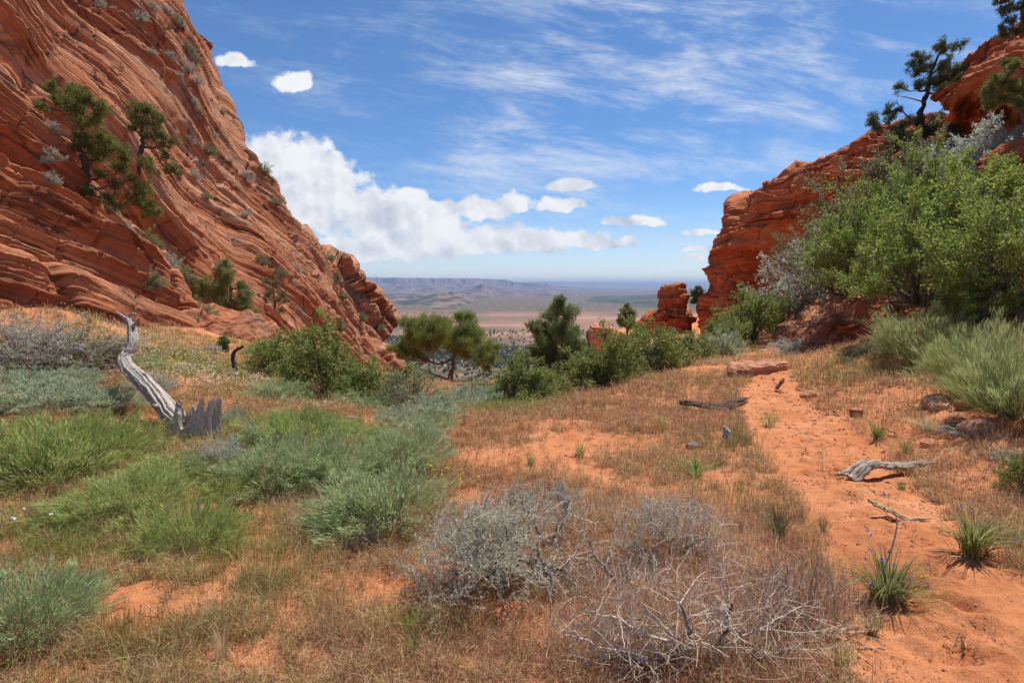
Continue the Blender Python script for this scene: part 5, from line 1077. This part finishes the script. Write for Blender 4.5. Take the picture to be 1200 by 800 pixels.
def green_cover():
    rng = Rng(73); m = MB(); cs = [((120, 620), 1.0, .7, 15000, (.17, .22, .05)), ((60, 520), 1.2, 1.0, 9000, (.15, .24, .05)), ((250, 560), .8, .6, 8000, (.18, .24, .06)), ((400, 570), .8, .6, 8000, (.19, .22, .07)), ((440, 620), .4, .3, 5000, (.20, .20, .07)),
        ((230, 430), 1.6, 1.6, 9000, (.24, .25, .07)), ((590, 480), 1.2, .8, 4500, (.22, .24, .07)), ((300, 650), .4, .3, 4000, (.24, .22, .06)), ((860, 590), .3, .3, 2200, (.2, .2, .07)), ((880, 520), .5, .5, 3500, (.25, .22, .09)),
        ((1010, 440), 1.4, 1.2, 6000, (.26, .22, .09)), ((1100, 470), 1.0, .8, 4500, (.27, .24, .12)), ((1170, 640), .3, .3, 1800, (.22, .24, .08)), ((500, 740), .25, .12, 900, (.2, .25, .06)), ((310, 690), .3, .2, 2200, (.25, .20, .06)), ((180, 760), .3, .15, 2500, (.26, .19, .06)), ((340, 500), 1.2, .8, 6000, (.17, .23, .06))]
    for p, a, b, k, c in cs:
        g = ground_at(*p); x = g[0] + rng.normal(size=k) * a * .6; y = g[1] + rng.normal(size=k) * b * .6
        kp = cover(x, y) * (.3 + 1.3 * np.clip(.5 + fbm(np.stack([x * 5, y * 5, 0 * x], -1), 2), 0, 1)) > rng.rand(k) * .9; kp &= np.hypot(x, y) > 1.6; x, y = x[kp], y[kp]; kk = len(x); z = height(x, y); an = rng.uniform(0, 6.283, kk)
        m.blades(np.stack([x, y, z - .005], -1), np.stack([np.cos(an), np.sin(an), 0 * an], -1), rng.uniform(.06, .2, kk) * np.clip(g[1] / 6, .8, 1.3), .0045 * np.clip(g[1] / 6, .6, 2), rng.uniform(.05, .7, kk), vary(np.array(c) * 1.1, kk, rng, .25, .1), vary(np.array(c) * 1.4, kk, rng, .25, .1), rng)
    struct(link('green_grass', m.mesh('green_grass', M_GRASS)), 'short green and yellowish grass among the shrubs', 'stuff')
    m = MB()
    for p, a, b, k, c in [((205, 420), 2.4, 1.8, 900, (.80, .78, .74)), ((240, 445), 1.6, 1.2, 420, (.80, .78, .70)), ((370, 480), .7, .6, 70, (.7, .68, .5)), ((230, 425), 2.2, 1.6, 500, (.65, .52, .05)), ((500, 575), .5, .4, 14, (.75, .65, .04)), ((455, 560), .5, .4, 12, (.75, .65, .04)), ((50, 625), .3, .3, 5, (.8, .8, .76))]:
        g = ground_at(*p); x = g[0] + rng.normal(size=k) * a * .5; y = g[1] + rng.normal(size=k) * b * .5; z = height(x, y) + rng.uniform(.06, .18, k); C = np.repeat(np.stack([x, y, z], -1), 4, axis=0)
        m.leaves(C + .003 * rng.normal(size=C.shape), rng.normal(size=C.shape) * [1, 1, .5], .034, .026, vary(c, len(C), rng, .05, .02), rng)
    struct(link('wildflowers', m.mesh('wildflowers', M_LEAF)), 'tiny white and yellow wildflowers scattered behind the dead tree', 'stuff')
green_cover()
def litter():
    x, y, r, rng = sample(52000, 1.8, 24, 74); cv = cover(x, y); right = sm(x - (.9 + .28 * y), -.3, .9)
    keep = rng.rand(len(x)) < (.14 + .35 * cv + .85 * right) * np.clip(.5 + 1.2 * fbm(np.stack([x * 2, y * 2, 0 * x + 1], -1), 3), .05, 1); x, y, r = x[keep], y[keep], r[keep]; n = len(x); z = height(x, y)
    m = MB(); a = rng.uniform(0, 6.283, n); A = np.stack([np.cos(a), np.sin(a), .15 * rng.normal(size=n)], -1); f = np.clip(r / 6, .5, 2.5)
    L = (.015 + .06 * rng.rand(n) ** 3) * f; w = .0032 * f * rng.uniform(.6, 1.6, n); pal = np.array([(.30, .26, .25), (.10, .06, .045), (.36, .25, .17), (.20, .13, .10)])[rng.randint(0, 4, n)]
    # three-sided splinters, not cards
    S = unit(np.cross(A, [0, 0, 1.0])); C = np.stack([x, y, z + .004], -1); U = np.array([0, 0, 1.0]); V = np.stack([C - A * L[:, None] * .5 + S * w[:, None], C - A * L[:, None] * .5 - S * w[:, None], C - A * L[:, None] * .5 + U * w[:, None] * 1.6, C + A * L[:, None] * .5 + S * w[:, None] * .6, C + A * L[:, None] * .5 - S * w[:, None] * .6, C + A * L[:, None] * .5 + U * w[:, None]], 1)
    k = (np.arange(n) * 6)[:, None, None]; q = np.array([[0, 3, 5, 2], [1, 2, 5, 4], [0, 1, 4, 3]]); m.add(V.reshape(-1, 3), (k + q).reshape(-1, 4), c=np.repeat(pal, 6, axis=0))
    struct(link('twig_litter', m.mesh('twig_litter', M_TWIG)), 'small twigs and bark bits strewn over the red sand', 'stuff')
    x, y, r, rng = sample(20000, 1.8, 26, 75); right = sm(x - (.9 + .28 * y), -.3, .9); keep = rng.rand(len(x)) < .12 + .6 * right; x, y, r = x[keep], y[keep], r[keep]; n = len(x); z = height(x, y)
    o = np.array([(1, 0, 0), (-1, 0, 0), (0, 1, 0), (0, -1, 0), (0, 0, 1), (0, 0, -1)], float); t3 = np.array([(0, 2, 4), (2, 1, 4), (1, 3, 4), (3, 0, 4), (2, 0, 5), (1, 2, 5), (3, 1, 5), (0, 3, 5)])
    s = (.004 + .014 * rng.rand(n) ** 4) * np.clip(r / 5, .6, 2.4); V = o[None] * s[:, None, None] * rng.uniform(.6, 1.4, (n, 6, 3)) * [1.2, 1, .6] + np.stack([x, y, z + s * .2], -1)[:, None]
    m = MB(); m.add(V.reshape(-1, 3), None, ((np.arange(n) * 6)[:, None, None] + t3).reshape(-1, 3), c=np.repeat(vary((.40, .17, .09), n, rng, .3, .1), 6, axis=0))
    struct(link('gravel', m.mesh('gravel', M_TWIG)), 'small red pebbles and crumbs on the sand', 'stuff')
litter()
# ------------------------------------------------------------------ haze
hz = bpy.data.meshes.new('haze'); x0, x1, y0, y1, z0, z1 = -52000, 52000, -2000, 80000, -190, 190
hz.from_pydata([(x0,y0,z0),(x1,y0,z0),(x1,y1,z0),(x0,y1,z0),(x0,y0,z1),(x1,y0,z1),(x1,y1,z1),(x0,y1,z1)], [], [(0,3,2,1),(4,5,6,7),(0,1,5,4),(1,2,6,5),(2,3,7,6),(3,0,4,7)])
mt, t = newmat('haze'); vol = t.new('ShaderNodeVolumePrincipled', {'Color': (.50, .63, .90, 1), 'Density': 6.6e-5, 'Anisotropy': 0.1})
t.new('ShaderNodeOutputMaterial', {'Volume': vol.outputs[0]}); hz.materials.append(mt)
struct(link('haze', hz), None, 'stuff')
